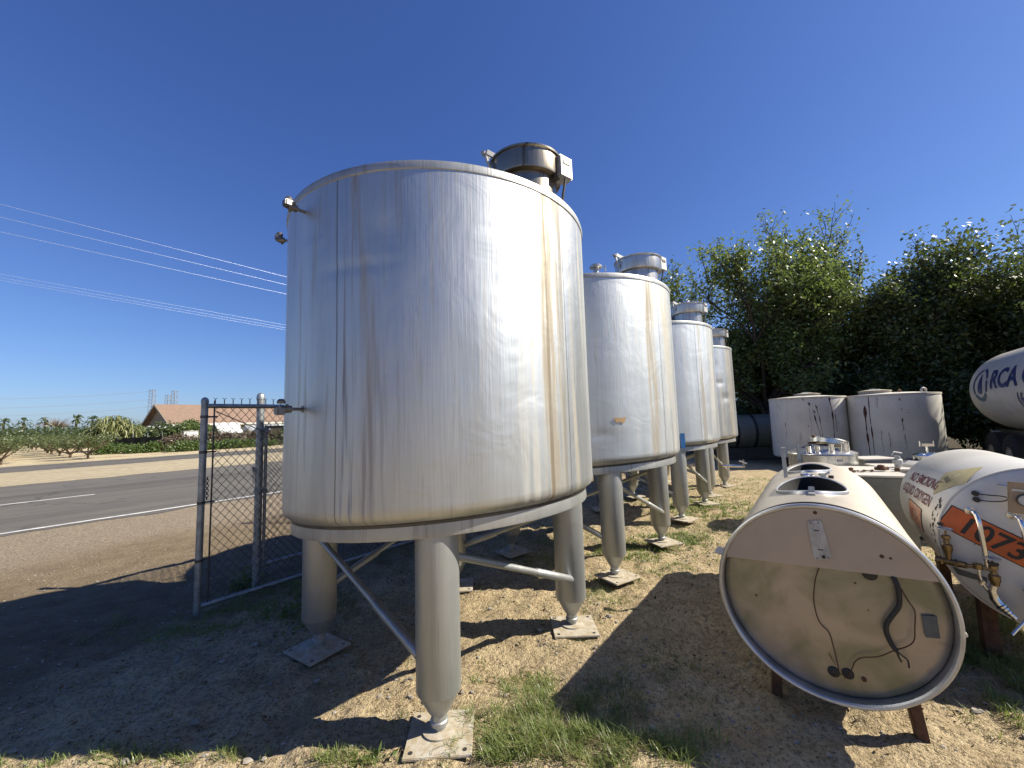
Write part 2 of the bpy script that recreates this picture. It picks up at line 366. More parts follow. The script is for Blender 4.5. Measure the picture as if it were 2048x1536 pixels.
# ---------------------------------------------------------------- big tanks
RT, ZT, ZB, RR, ZR, RL = 1.103, 3.008, 1.053, 1.051, .967, .932
SL = (.057, -.043)
def slope(r, a): return r*(cos(a)*SL[0]+sin(a)*SL[1])
MZ = Vector((.68, -.17, 0))        # manhole place on the roof
def make_tank(loc, label, mat, neckmat, dents, vent, box_off, az0=-84.2, mdz=.0, msh=.0, rustic=False, plates=None, closed_tilt=12):
    t = empty('storage_tank', loc, label, 'tank', 'stainless tanks standing in a row on legs')
    # shell with a sloping underside
    nseg, nz = 220, 70; vs = []; fs = []
    for i in range(nz+1):
        k = i/nz
        for j in range(nseg):
            a = 2*pi*j/nseg; zb = ZB+slope(RT, a); z = lerp(zb, ZT, k); r = RT
            dz = (z-zb)
            if dz < .05: r = RT-.045*(1-dz/.05)**2
            for (da, dzc, wa, wz, dp) in dents:
                q = atan2(sin(a-R(da)), cos(a-R(da)))/R(wa); w = (z-dzc)/wz
                if abs(q) < 3 and abs(w) < 3: r -= dp*math.exp(-q*q-w*w)
            r += .0016*noise.noise(Vector((cos(a)*2, sin(a)*2, z*1.1+loc[0])))*2
            vs.append((r*cos(a), r*sin(a), z))
    for i in range(nz):
        for j in range(nseg): fs.append((i*nseg+j, i*nseg+(j+1) % nseg, (i+1)*nseg+(j+1) % nseg, (i+1)*nseg+j))
    MB().add(vs, fs).build('shell', mat, t, angle=60)
    b = MB(); b.lathe([(RT-.001, ZT-.045), (RT+.006, ZT-.04), (RT+.009, ZT-.012), (RT+.004, ZT+.004), (RT-.02, ZT+.008), (RT-.03, ZT-.005)], 200); b.build('rim', M['ring'], t)
    b = MB(); b.lathe([(RT-.028, ZT-.004), (.8, ZT+.05), (.4, ZT+.11), (.001, ZT+.15)], 96); b.build('roof', neckmat, t, angle=60)
    # seam bead and bottom plate
    b = MB(); n = 160
    prof = [(RT-.05, ZB-.004), (RT-.052, ZB-.02), (RR-.012, ZB-.022), (RR-.01, ZB-.03)]
    vs = []; 
    for r, z in prof:
        for j in range(n): a = 2*pi*j/n; vs.append((r*cos(a), r*sin(a), z+slope(RT, a)))
    b.add(vs, [(i*n+j, (i+1)*n+j, (i+1)*n+(j+1) % n, i*n+(j+1) % n) for i in range(len(prof)-1) for j in range(n)])
    b.build('bottom_seam', M['dark_steel'], t)
    b = MB(); vs = []
    prof = [(RR-.012, .0), (RR, .004), (RR, .066), (RR-.006, .076), (RR-.05, .074), (RR-.052, .03), (RR-.02, .012), (RR-.016, .001)]
    prof = [(RR, 0), (RR+.002, .010), (RR-.003, .072), (RR-.03, .076), (.001, .074), (.001, .05), (RR-.012, .05), (RR-.012, 0)]
    for r, z in prof:
        for j in range(n): a = 2*pi*j/n; vs.append((r*cos(a), r*sin(a), ZR+z+slope(RT if r > .5 else .0, a)))
    k = len(prof); b.add(vs, [(i*n+j, i*n+(j+1) % n, ((i+1) % k)*n+(j+1) % n, ((i+1) % k)*n+j) for i in range(k) for j in range(n)])
    b.build('skirt_ring', M['ring'], t)
    # legs
    P = []
    rl = .116
    for kx in range(4):
        a = R(az0+90*kx); c = Vector((RL*cos(a), RL*sin(a), 0)); zt = ZR+slope(RL, a)+.008; P.append((a, c, zt))
        lg = MB().lathe([(rl, zt), (rl, .235), (rl-.004, .228), (rl-.010, .220), (.056, .128), (.042, .118), (.040, .085), (.046, .08), (.046, .062), (.036, .058), (.034, .034)], 40, c).build('leg', M['leg'], t)
        pr = (plates or [8, 4, 8, -30])[kx]; m = zrot(R(pr))
        b = MB().box(c+m@Vector((.01, -.02, .022)), (.33, .31, .014), m, .003)
        f = b.build('foot_plate', M['plate'], lg)
        b = MB().lathe([(.085, .029), (.085, .038), (.07, .040), (.001, .040)], 28, c)
        b.build('foot_pad', M['plate'], lg)
        if loc[1] < 6:
            for sx in (-1, 1):
                for sy in (-1, 1): MB().lathe([(.011, .0), (.011, .031), (.001, .031)], 10, c+m@Vector((.01+sx*.13, -.02+sy*.12, .0))).build('bolt_hole', M['dark_steel'], lg)
    for kx in range(4):
        a, c, zt = P[kx]; a2, c2, zt2 = P[(kx+1) % 4]
        o1 = Vector((cos(a), sin(a), 0))*.05; o2 = Vector((cos(a2), sin(a2), 0))*.085
        p0 = c+o1+Vector((0, 0, ZR-.085+slope(RL, a))); p1 = c2+o2+Vector((0, 0, .34)); d = p1-p0
        b = MB().tube([p0, p0+d*.62], .021, 16).tube([p0+d*.60, p0+d*.605, p0+d*.975, p0+d*.985], [.022, .027, .027, .02], 16)
        b.build('brace', M['leg'], t)
    # manhole
    mz = ZT+.085+mdz; c = MZ+Vector((msh, 0, mz)); tl = Matrix.Rotation(R(closed_tilt), 3, Vector((.3, 1, 0)))
    mh = MB().lathe([(.23, -.16), (.23, .42), (.20, .42)], 64, c).build('manhole_neck', neckmat, t)
    MB().lathe([(.233, .34), (.268, .345), (.272, .36), (.272, .49), (.284, .495), (.286, .508), (.27, .515), (.12, .55), (.001, .56)], 64, c).build('manhole_lid', neckmat, mh)
    MB().lathe([(.05, .555), (.05, .585), (.06, .59), (.06, .6), (.001, .605)], 20, c).build('lid_knob', M['polished'], mh)
    # hinge bracket at the left
    h = c+Vector((-.255, -.10, .50)); b = MB()
    b.box(h+Vector((.03, 0, .03)), (.16, .018, .045), zrot(.35)@Matrix.Rotation(R(18), 3, 'Y'), .004)
    b.tube([h+Vector((-.05, -.02, .06)), h+Vector((-.035, -.02, -.02)), h+Vector((.0, -.01, -.10))], .012, 8)
    b.tube([h+Vector((-.07, -.03, .05)), h+Vector((-.03, .04, .05))], .016, 10)
    b.build('hinge_bracket', M['dull_box'], mh)
    # latch housing at the right
    bo = c+Vector(box_off); m = zrot(R(38))
    b = MB().box(bo, (.13, .10, .17), m, .008); b.build('latch_housing', M['dull_box'], mh)
    b = MB().box(bo+m@Vector((-.06, .02, -.04)), (.06, .06, .10), m, .004).box(bo+m@Vector((.0, -.053, .03)), (.07, .004, .03), m)
    b.tube([bo+Vector((.02, -.03, -.09)), bo+Vector((.0, -.02, -.2)), bo+Vector((-.02, 0, -.32))], .01, 8); b.build('latch_arm', M['dark_steel'], mh)
    # side door ring behind and small plate
    b = MB(); m = Matrix.Rotation(R(74), 3, 'X')@Matrix.Rotation(R(0), 3, 'Y')
    cc = MZ+Vector((-.23, .10, ZT+.20)); m = align((-.35, -.6, .25))
    b.lathe([(.16, -.012), (.185, -.012), (.19, 0), (.185, .014), (.16, .014), (.16, -.012)], 40, cc, m); b.lathe([(.16, 0), (.001, .012)], 40, cc, m)
    b.build('vent_flange', M['neckc'], mh)
    b = MB().box(MZ+Vector((-.20, -.36, ZT+.075)), (.13, .012, .11), zrot(.3), .002); b.build('roof_tab', M['dull_box'], t)
    vc = Vector((vent[0], vent[1], ZT+.01))
    if vent[2]: b = MB().lathe([(.03, -.02), (.03, .10), (.065, .105), (.067, .125), (.05, .14), (.001, .145)], 24, vc).tube([vc+Vector((.06, 0, .11)), vc+Vector((.1, 0, .13)), vc+Vector((.1, 0, .07))], .008, 6)
    else: b = MB().lathe([(.075, -.02), (.075, .05), (.06, .085), (.03, .10), (.001, .105)], 24, vc)
    b.build('roof_vent', M['neckc'] if vent[2] else M['neck'], t)
    return t
dents1 = [(-96, 2.62, 5, .10, .010), (-104, 2.45, 13, .028, .005), (-70, 2.5, 7, .2, .004), (-118, 2.1, 10, .3, .004), (-79, 1.9, 5, .15, .003), (-58, 2.2, 6, .5, .004)]
rd1 = random.Random(8)
dents1 += [(-66+rd1.uniform(-3, 3)+(2.6-z_)*6, z_, rd1.uniform(1.2, 2.4), rd1.uniform(.012, .03), rd1.uniform(-.0012, .0022)) for z_ in [1.7+1.1*rd1.random() for _ in range(46)]]
dents1 += [(-90, 2.66, 60, .006, .0012), (-90, 1.35, 80, .006, .0010)]
T1 = make_tank((-.523, 3.144, 0), 'nearest and largest-looking stainless tank, brown rust streaks running down from its manhole', M['tank1'], M['neck'], dents1, (-.25, -.84, 0), (.27, -.10, .41), plates=[3, 1, 5, -32], mdz=-.03)
T2 = make_tank((.856, 5.007, .037), 'second stainless tank from the front, with a torn tan sticker on its side', M['tank2'], M['neckc'], [(-96, 1.4, 14, .04, .006), (-84, 1.3, 6, .1, .004)], (.06, -.93, 1), (.29, .02, .47), plates=[32, 20, 10, 40], mdz=-.12, msh=.07)
T3 = make_tank((2.395, 7.117, .033), 'third stainless tank in the row, with a blue paint mark low on its side', M['tank3'], M['neckc'], [(-70, 2.2, 8, .2, .003)], (.1, -.6, 1), (.29, .02, .47), plates=[40, 12, 25, 5], mdz=-.12, msh=.06)
T4 = make_tank((3.785, 9.094, -.021), 'farthest of the four legged stainless tanks, dented side and outlet valve', M['tank4'], M['neckc'], [(-68, 2.25, 5, .05, .012), (-60, 1.95, 7, .08, .014), (-72, 2.6, 4, .1, .008)], (.0, -.6, 0), (.28, .02, .45), plates=[10, 20, 30, 5], mdz=-.12, msh=.10)
# fittings on the first tank's left side
def fitting(az, z, ln, up):
    a = R(az); d = Vector((cos(a), sin(a), 0)); u = Vector((-sin(a), cos(a), 0)); p = d*(RT-.01)+Vector((0, 0, z))
    b = MB().tube([p, p+d*(ln*.6)], .009, 10).tube([p, p+d*.012], .02, 14)
    b.tube([p+d*(ln*.55), p+d*ln], .02, 14).box(p+d*ln+Vector((0, 0, .012*up)), (.045, .05, .04), zrot(a), .006)
    b.tube([p+d*(ln*.8)+u*.03+Vector((0, 0, .02)), p+d*(ln*.8)-u*.03-Vector((0, 0, .015))], .008, 8).lathe([(.02, 0), (.022, .012), (.012, .025), (.001, .026)], 14, p+d*(ln*.95)+Vector((0, 0, .03)))
    return b.build('side_fitting', M['fit'], T1)
fitting(-127, 2.86, .11, 1); fitting(-160, 2.93, .08, 1); fitting(-127, 1.70, .13, -1)
# sticker on the second tank
def wrap(parent, az, z, w, h, mat, name, r=RT+.002, pts=None, n=8):
    b = MB(); vs = []
    poly = pts or [(-.5, -.5), (.5, -.5), (.5, .5), (-.5, .5)]
    outer = [Vector(((R(az)+x*w/r), z+y*h, 0)) for x, y in poly]
    vs = [((r)*cos(p.x), r*sin(p.x), p.y) for p in outer]
    b.add(vs, [tuple(range(len(vs)))]); b.add([(v[0]*(r+.002)/r, v[1]*(r+.002)/r, v[2]) for v in vs], [tuple(range(len(vs)))])
    return b.build(name, mat, parent, smooth=False)
st = wrap(T2, -80.5, 1.535, .13, .06, M['tan'], 'torn_sticker', pts=[(-.5, .45), (-.38, -.1), (-.25, -.5), (-.05, -.2), (.1, -.45), (.3, -.5), (.42, .05), (.5, .5), (.1, .32), (-.2, .38)], r=RT+.006)
wrap(T3, -84, 1.19, .07, .22, M['blue'], 'blue_paint_mark', r=RT+.004)
b = MB().tube([(.42, -.86, .58), (.80, -.93, .565)], .028, 12).tube([(.80, -.93, .53), (.80, -.93, .70)], .016, 8).tube([(.72, -.93, .68), (.86, -.94, .62)], .014, 8).lathe([(.03, 0), (.03, .05)], 12, (.80, -.93, .54))
b.build('outlet_valve', M['polished'], T4)

# ---------------------------------------------------------------- chain-link gate and fence
def chain_panel(parent, o, d, L, z0, z1, sp=.0355, rise=.043, jitter=0, ends=True):
    b = MB(); up = Vector((0, 0, 1)); nr = d.cross(up); nw = int(L/sp)
    for i in range(nw):
        x0 = i*sp; z = z0; k = 0; pts = []
        while z < z1+.02:
            ph = (x0+(sp if (k+i) % 2 else 0)); pts.append(o+d*ph+up*z+nr*(.004 if k % 2 else -.004)); z += rise; k += 1
        b.tube(pts, .0030, 4, caps=False)
        if ends and i % 1 == 0:
            q = pts[-1] if (k-1) % 2 == 0 else pts[-2]
        # twisted tops
    zt = z1
    for i in range(nw//2+1):
        p = o+d*(i*sp*2)+up*zt
        b.tube([p+up*.0, p+up*.038], .004, 4, caps=False)
        for sg in (-1, 1):
            b.tube([p+up*.036, p+up*.052+d*sg*.007, p+up*.056+d*sg*.018], .0022, 4, caps=False)
            b.tube([p-up*.035+d*sg*.034, p], .0022, 4, caps=False)
    return b.build('chain_link_mesh', M['wire'], parent, smooth=False)
gA = Vector((-2.82, 3.67, 0)); gD = Vector((.62, .785, 0)).normalized()
G = empty('chain_link_gate', gA, 'open chain-link gate leaf in front of the road, its free end toward the camera', 'gate')
L1 = 3.4; up = Vector((0, 0, 1)); O0 = Vector((0, 0, 0))
MB().tube([O0+up*0.0, O0+up*1.86], .028, 18).lathe([(.031, 1.845), (.031, 1.865), (.026, 1.885), (.012, 1.897), (.001, 1.90)], 18).build('gate_post', M['galv'], G)
MB().tube([up*1.82, up*1.82+gD*L1], .021, 14).build('top_rail', M['galv'], G)
MB().tube([up*.055, up*.055+gD*.5, up*.05+gD*L1], .02, 14).tube([up*.055+gD*.27, up*.055+gD*.29], .025, 12).tube([up*.053+gD*.62, up*.053+gD*.64], .025, 12).build('bottom_rail', M['galv'], G)
MB().tube([up*.0+gD*L1, up*1.84+gD*L1], .024, 14).build('end_upright', M['galv'], G)
b = MB().tube([gD*.075+up*.07, gD*.075+up*1.87], .007, 8)
for z in (.45, .95, 1.40, 1.72): b.tube([up*z-gD*.0+gD*.02, up*z+gD*.10], .008, 8).lathe([(.0315, z-.012), (.0315, z+.012)], 16)
b.build('tension_bar', M['dark_steel'], G)
MB().tube([gD*.09+up*1.77, gD*2.6+up*.5], .005, 6).tube([gD*1.02+up*1.30, gD*1.12+up*1.25], .012, 6).build('truss_rod', M['wire'], G)
chain_panel(G, gD*.08, gD, L1-.1, .06, 1.84)
b = MB()
for k in range(9):
    z = 1.16-.022*k; b.tube(arc(gD*.04+up*z, .013, 0, 2*pi, 8, gD if k % 2 else gD.cross(up), up), .0035, 5)
b.build('chain', M['dark_steel'], G)
# second panel behind with its own post
pB = Vector((-2.665, 4.24, 0)); dB = Vector((.60, .80, 0))
F = empty('chain_link_fence', pB, 'chain-link fence panel behind the open gate leaf, hung from a thicker capped post', 'fence')
MB().tube([up*-.02, up*1.915], .036, 20).lathe([(.040, 1.90), (.041, 1.93), (.034, 1.955), (.016, 1.972), (.001, 1.975)], 20).build('fence_post', M['galv'], F)
MB().tube([up*1.62+dB*.05, up*1.62+dB*3.2], .02, 12).tube([up*.2+dB*.05, up*.2+dB*3.2], .02, 12).tube([up*1.62+dB*.06, up*.2+dB*.06], .016, 12).tube([up*1.66+dB*3.2, up*0+dB*3.2], .02, 12).build('panel_frame', M['galv'], F)
b = MB()
for z in (.26, .95, 1.58): b.lathe([(.041, z-.02), (.045, z-.015), (.045, z+.015), (.041, z+.02)], 18).box(dB*.055+up*z, (.06, .03, .035), zrot(atan2(.8, .6)), .004)
b.build('hinge', M['galv'], F)
chain_panel(F, dB*.08, dB, 3.1, .22, 1.62, ends=True)
b = MB().box(-dB*.045+up*1.18, (.04, .03, .05), zrot(.9), .004)
for k in range(5): b.tube(arc(-dB*.05+up*(1.14-.022*k), .012, 0, 2*pi, 8, dB if k % 2 else dB.cross(up), up), .003, 5)
b.build('latch_chain', M['dull_box'], F)
# screened fence further on (its shadow falls on the gravel)
pC = Vector((-2.5, 6.85, 0)); dC = Vector((.60, .80, 0))
K = empty('screened_fence', pC, 'dark cloth fence hidden behind the nearest tank, casting a wedge shadow', 'fence')
for k in range(3): MB().tube([dC*(2.4*k)+up*-.02, dC*(2.4*k)+up*1.85], .028, 12).lathe([(.03, 1.85), (.001, 1.885)], 12, dC*(2.4*k)).build('fence_post', M['galv'], K)
MB().tube([up*1.8, up*1.8+dC*4.8], .02, 10).build('top_rail', M['galv'], K)
b = MB(); w = dC.cross(up)*.004
b.add([dC*.9+up*.5+w, dC*4.8+up*.5+w, dC*4.8+up*1.78+w, dC*.9+up*1.78+w, dC*.9+up*.5-w, dC*4.8+up*.5-w, dC*4.8+up*1.78-w, dC*.9+up*1.78-w], [(0, 1, 2, 3), (4, 7, 6, 5), (0, 4, 5, 1), (3, 2, 6, 7), (0, 3, 7, 4), (1, 5, 6, 2)])
b.build('screen_cloth', M['shade_cloth'], K, smooth=False)
chain_panel(K, Vector((0, 0, 0)), dC, 4.8, .1, 1.8, sp=.06, rise=.06)

# ---------------------------------------------------------------- oval milk tank
OC = Vector((1.58, 2.17, .621)); OR = .48; OL = 2.28
OV = empty('oval_milk_tank', (OC.x, OC.y, 0), 'dusty oval-ended milk tank on rusty legs, wires dangling over its open end', 'tank')
def ol(u, z, s): return UX*u+AX*s+Vector((0, 0, OC.z+z))      # local
def ring_pts(r, s, n=72): return [ol(r*cos(2*pi*j/n), r*sin(2*pi*j/n), s) for j in range(n)]
def loft(rings, close=False):
    b = MB(); n = len(rings[0])
    for r_ in rings: b.v += [tuple(p) for p in r_]
    b.f = [(i*n+j, i*n+(j+1) % n, (i+1)*n+(j+1) % n, (i+1)*n+j) for i in range(len(rings)-1) for j in range(n)]
    return b
holes = [(.75, 93.5, .335, 22.5), (1.74, 96, .26, 18)]
na, ns = 300, 200; b = MB(); skip = set()
for i in range(ns+1):
    s = .03+(OL-.03)*i/ns
    for j in range(na):
        a = 2*pi*j/na; rr = OR
        rr += .0025*noise.noise(Vector((cos(a)*2, sin(a)*2, s*2)))
        b.v.append(tuple(ol(rr*cos(a), rr*sin(a), s)))
for i in range(ns):
    for j in range(na):
        s = .03+(OL-.03)*(i+.5)/ns; a = 360*(j+.5)/na
        if any(((s-hs)/hl)**2+((a-ha)/hw)**2 < 1 for hs, ha, hl, hw in holes): continue
        b.f.append((i*na+j, i*na+(j+1) % na, (i+1)*na+(j+1) % na, (i+1)*na+j))
sh = b.build('shell', M['oval'], OV, angle=60)
b = loft([ring_pts(OR, OL), ring_pts(OR-.02, OL+.03), ring_pts(OR*.7, OL+.075), ring_pts(.01, OL+.09)]); b.build('rear_head', M['oval'], OV, angle=60)
b = loft([ring_pts(OR-.012, .06, 120), ring_pts(OR-.012, -.008, 120), ring_pts(OR-.006, -.016, 120), ring_pts(OR+.004, -.018, 120), ring_pts(OR+.011, -.012, 120), ring_pts(OR+.012, .004, 120), ring_pts(OR+.006, .012, 120), ring_pts(OR+.006, .034, 120), ring_pts(OR-.001, .040, 120)])
b.build('end_rim', M['trim'], OV)
b = loft([ring_pts(OR+.001, .062, 120), ring_pts(OR+.008, .064, 120), ring_pts(OR+.008, .076, 120), ring_pts(OR+.001, .078, 120)]); b.build('gasket_band', M['black'], OV)
# recessed end face
b = MB(); n = 72; vs = []; rr_ = [.467, .46, .445, .43, .35, .25, .15, .05]; dep = [.050, .042, .038, .036, .030, .026, .020, .018]
b = loft([[ol(q*cos(2*pi*j/n), q*sin(2*pi*j/n), dd) for j in range(n)] for q, dd in zip(rr_, dep)])
b.f.append(tuple(len(b.v)-n+j for j in range(n)))
def face_mat():
    m = N('stained_end_plate'); tc, x, y, z = m.xyz(); f = m.noise(tc, 3.1, 4, .5, .4); g_ = m.noise(tc, 11, 5, .65)
    c = m.mix(m.ramp(f, .40, .62), (.36, .31, .25), (.20, .195, .13)); c = m.mix(m.math('MULTIPLY', m.ramp(g_, .55, .75), .35), c, (.17, .13, .095))
    return m.fin(c, .36, .5, m.bump(m.noise(tc, 2.2, 3), .25, .03))
b.build('end_plate', face_mat(), OV, angle=60)
# upper cover (segment)
def seg_pts(s, r=.470):
    zL, zR = .147, .187; pts = []
    aR = math.asin(.185/r); aL = pi-math.asin(.149/r)
    return [ol(r*cos(lerp(aR, aL, i/48)), r*sin(lerp(aR, aL, i/48)), s) for i in range(49)]
b = MB(); f1 = seg_pts(-.006); f2 = seg_pts(.004); b.v = [tuple(p) for p in f1+f2]; k = len(f1)
b.f = [tuple(range(k))[::-1], tuple(range(k, 2*k))]+[(i, (i+1) % k, k+(i+1) % k, k+i) for i in range(k)]
b.build('upper_cover', M['ovaltop'], OV)
def small_disc(u, z, s, r, mat, name, th=.008, n=24): 
    return MB().lathe([(.001, 0), (r*.85, 0), (r, th*.3), (r, th)], n, ol(u, z, s-th), align(AX)).build(name, mat, OV)
# level gauge on the cover
def quad_prism(pts, s0, s1):
    b = MB(); k = len(pts); b.v = [tuple(ol(u, z, s0)) for u, z in pts]+[tuple(ol(u, z, s1)) for u, z in pts]
    b.f = [tuple(range(k))[::-1], tuple(range(k, 2*k))]+[(i, (i+1) % k, k+(i+1) % k, k+i) for i in range(k)]; return b
gp = [(-.041, .392), (-.035, .402), (.012, .411), (.021, .404), (.046, .235), (.041, .222), (-.019, .207), (-.027, .218)]
gz = quad_prism(gp, -.013, -.006).build('level_gauge', M['dull_box'], OV, smooth=False)
b = quad_prism([(-.022, .385), (.002, .390), (.026, .240), (-.006, .232)], -.0145, -.013); b.build('gauge_glass', M['dull_box'], gz, smooth=False)
b = MB()
b.tube([ol(-.010, .386, -.016), ol(.010, .236, -.016)], .0025, 6)
b.build('gauge_tube', M['dial'], gz)
b = MB()
for (u, z) in ((-.006, .358), (.003, .262)): b.box(ol(u, z, -.017), (.022, .003, .004), zrot(atan2(-.6, .8)))
b.tube([ol(.014, .228, -.012), ol(.014, .228, -.022)], .008, 10)
for (u, z) in ((-.028, .392), (.006, .399), (.034, .226), (-.014, .216)): b.tube([ol(u, z, -.012), ol(u, z, -.017)], .003, 6)
b.build('gauge_marks', M['black'], gz)
b = quad_prism([(.36, .014), (.411, .021), (.414, -.075), (.366, -.083)], .020, .026); b.build('data_plaque', M['plaque'], OV, smooth=False)
small_disc(.009, -.354, .03, .025, M['black'], 'rubber_plug'); small_disc(.066, -.345, .03, .025, M['black'], 'rubber_plug')
small_disc(.127, -.352, .03, .010, M['rust2'], 'bolt'); small_disc(.241, .267, -.004, .009, M['rust2'], 'bolt', .004); small_disc(.272, .263, -.004, .006, M['rust'], 'bolt', .003)
small_disc(-.004, .447, -.004, .009, M['rust2'], 'bolt', .004); small_disc(-.44, .155, -.004, .004, M['rust2'], 'bolt', .004)
for (u, z, r_) in ((-.12, .05, .006), (-.15, .03, .004), (.13, .11, .006), (.17, -.01, .004), (-.31, -.05, .005)): small_disc(u, z, .022, r_, M['rust2'], 'rust_spot', .001, 9)
b = MB().lathe([(.001, 0), (.02, .002), (.03, .006)], 18, ol(.19, .168, .006), align(AX)); b.build('cover_notch', M['black'], OV)
def spl(pts, n=6):
    pts = [Vector(p) for p in pts]; out = []
    for i in range(len(pts)-1):
        p0 = pts[max(i-1, 0)]; p1 = pts[i]; p2 = pts[i+1]; p3 = pts[min(i+2, len(pts)-1)]
        for k in range(n):
            t = k/n; out.append(.5*((2*p1)+(p2-p0)*t+(2*p0-5*p1+4*p2-p3)*t*t+(3*p1-p0-3*p2+p3)*t**3))
    return out+[pts[-1]]
def wire(pts, r, name, mat, s=.012): return MB().tube(spl([ol(u, z, (q[0] if q else s)) for u, z, *q in pts]), r, 8).build(name, mat, OV)
wire([(-.006, .175, .0), (-.024, .12), (-.036, .07), (-.046, -.02), (-.032, -.113), (.005, -.16), (.019, -.233), (.028, -.31), (.030, -.337), (.04, -.352, .005)], .0024, 'thin_wire', M['rust2'])
wire([(.02, -.31), (.008, -.29), (-.004, -.26)], .0018, 'thin_wire', M['rust2'])
wire([(.265, .20, .01), (.283, .15), (.288, .10), (.282, .045), (.252, -.01), (.232, -.05), (.228, -.09), (.240, -.135), (.256, -.165)], .0105, 'black_hose', M['black'], -.004)
wire([(.256, -.16), (.262, -.19), (.270, -.21)], .004, 'hose_core', M['black'], -.004)
wire([(.258, -.165), (.276, -.18), (.292, -.195), (.294, -.228)], .0035, 'hose_core', M['black'], -.006)
wire([(.27, .17), (.295, .13), (.318, .075), (.336, .035), (.330, -.04), (.322, -.10), (.295, -.135), (.25, -.165), (.19, -.212), (.13, -.235), (.10, -.262), (.084, -.30), (.068, -.336), (.05, -.356)], .0026, 'thin_wire', M['rust2'], .0)
# manhole collars
for hs, ha, hl, hw in holes:
    rings = []
    for dr, k in ((-.11, .97), (0., .985), (.012, .99), (.018, 1.02), (.016, 1.06), (.004, 1.09), (-.003, 1.10)):
        pts = []
        for j in range(80):
            w = 2*pi*j/80; a = R(ha+hw*k*cos(w)); s = hs+hl*k*sin(w); pts.append(ol((OR+dr)*cos(a), (OR+dr)*sin(a), s))
        rings.append(pts)
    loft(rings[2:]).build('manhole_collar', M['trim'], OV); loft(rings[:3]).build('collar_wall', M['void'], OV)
b = loft([ring_pts(.01, .1), ring_pts(.375, .1), ring_pts(.375, OL-.1), ring_pts(.01, OL-.1)]); b.build('inner_vessel', M['void'], OV)  # vessel and collar walls coloured black for the shade inside the openings
def top(a, s, dr=0): a = R(a); return ol((OR+dr)*cos(a), (OR+dr)*sin(a), s)
b = MB().box(top(92, .385, .02), (.03, .02, .05), zrot(atan2(-.6, .8))@Matrix.Rotation(R(-8), 3, 'X'), .003).box(top(92, .35, .006), (.035, .05, .012), zrot(atan2(-.6, .8)), .002); b.build('lid_clip', M['dull_box'], OV)
p = top(114.5, 1.41, -.005); MB().box(p+Vector((-.006, 0, .115)), (.028, .022, .24), zrot(-.6)@Matrix.Rotation(R(-2), 3, 'Y')).box(p+Vector((-.004, 0, .245)), (.03, .03, .012), zrot(-.6)).build('lid_stay', M['dull_box'], OV)
MB().lathe([(.045, 0), (.045, .012), (.03, .016), (.028, .008), (.001, .008)], 24, top(96, 1.24, 0)).build('inspection_port', M['polished'], OV)
MB().lathe([(.018, 0), (.018, .03), (.001, .032)], 14, top(84, 1.2, 0)).box(top(85.5, 1.21, .02), (.05, .02, .02), zrot(.4), .003).tube([top(84, 1.2, .02), top(80, 1.2, .045)], .009, 8).build('inlet_fitting', M['dull_box'], OV)
MB().lathe([(.017, 0), (.017, .02), (.001, .022)], 14, top(78.5, 1.225, 0)).build('port_plug', M['black'], OV)
# left gutter tab, right support arm
b = MB(); 
for s0 in range(1):
    b.box(top(163, .09, .018), (.075, .13, .006), zrot(atan2(-.6, .8))@Matrix.Rotation(R(12), 3, 'Y'))
b.build('side_tab', M['oval'], OV)
b = MB().box(ol(.50, -.09, .22), (.07, .05, .04), zrot(atan2(-.6, .8))@Matrix.Rotation(R(55), 3, 'Y'), .004); b.build('side_arm', M['white_paint'], OV)
def oleg(u, s, du, h=.32):
    f = ol(u, 0, s); f.z = -.02; t_ = ol(u-du, 0, s); t_.z = h; d = (t_-f)
    m = align(d)@Matrix.Rotation(.2, 3, 'Z')
    b = MB().box((f+t_)/2, (.048, .048, d.length), m, .003)
    return b.build('leg', M['rust'], OV)
oleg(.33, .165, .035, .28); oleg(-.266, .158, -.02, .3); oleg(.33, 1.95, .03, .28); oleg(-.266, 1.95, -.02, .3)

# ---------------------------------------------------------------- white cryogenic tank
LC = Vector((3.215, 2.49, .727)); LR = .487; LL = 1.5
LX = empty('gas_tank', (LC.x, LC.y, 0), 'white horizontal liquid gas tank with orange 1073 placard and brass valves on its end', 'tank')
def ll(u, z, s): return UX*u+AX*s+Vector((0, 0, LC.z+z))
def lring(r, s, n=120): return [ll(r*cos(2*pi*j/n), r*sin(2*pi*j/n), s) for j in range(n)]
HD = .085
def headz(r): return -HD*(1-(r/LR)**2)**.6 if r < LR else 0
loft([lring(LR-.002, .0)]+[lring(LR, .004), lring(LR, LL), lring(LR*.985, LL+.07), lring(LR*.9, LL+.14), lring(LR*.7, LL+.20), lring(LR*.4, LL+.23), lring(.01, LL+.24)]).build('shell', M['lox'], LX, angle=60)
loft([lring(LR+.001, .012), lring(LR+.005, .002), lring(LR+.003, -.010), lring(LR-.004, -.012)]).build('end_seam', M['lox'], LX)
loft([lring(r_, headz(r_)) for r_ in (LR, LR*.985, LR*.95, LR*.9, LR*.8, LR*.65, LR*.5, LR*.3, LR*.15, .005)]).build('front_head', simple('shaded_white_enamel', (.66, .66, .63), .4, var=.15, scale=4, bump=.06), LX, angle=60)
def onhead(u, z, off=.004): return ll(u, z, headz(min(hypot(u, z), LR*.995))-off)
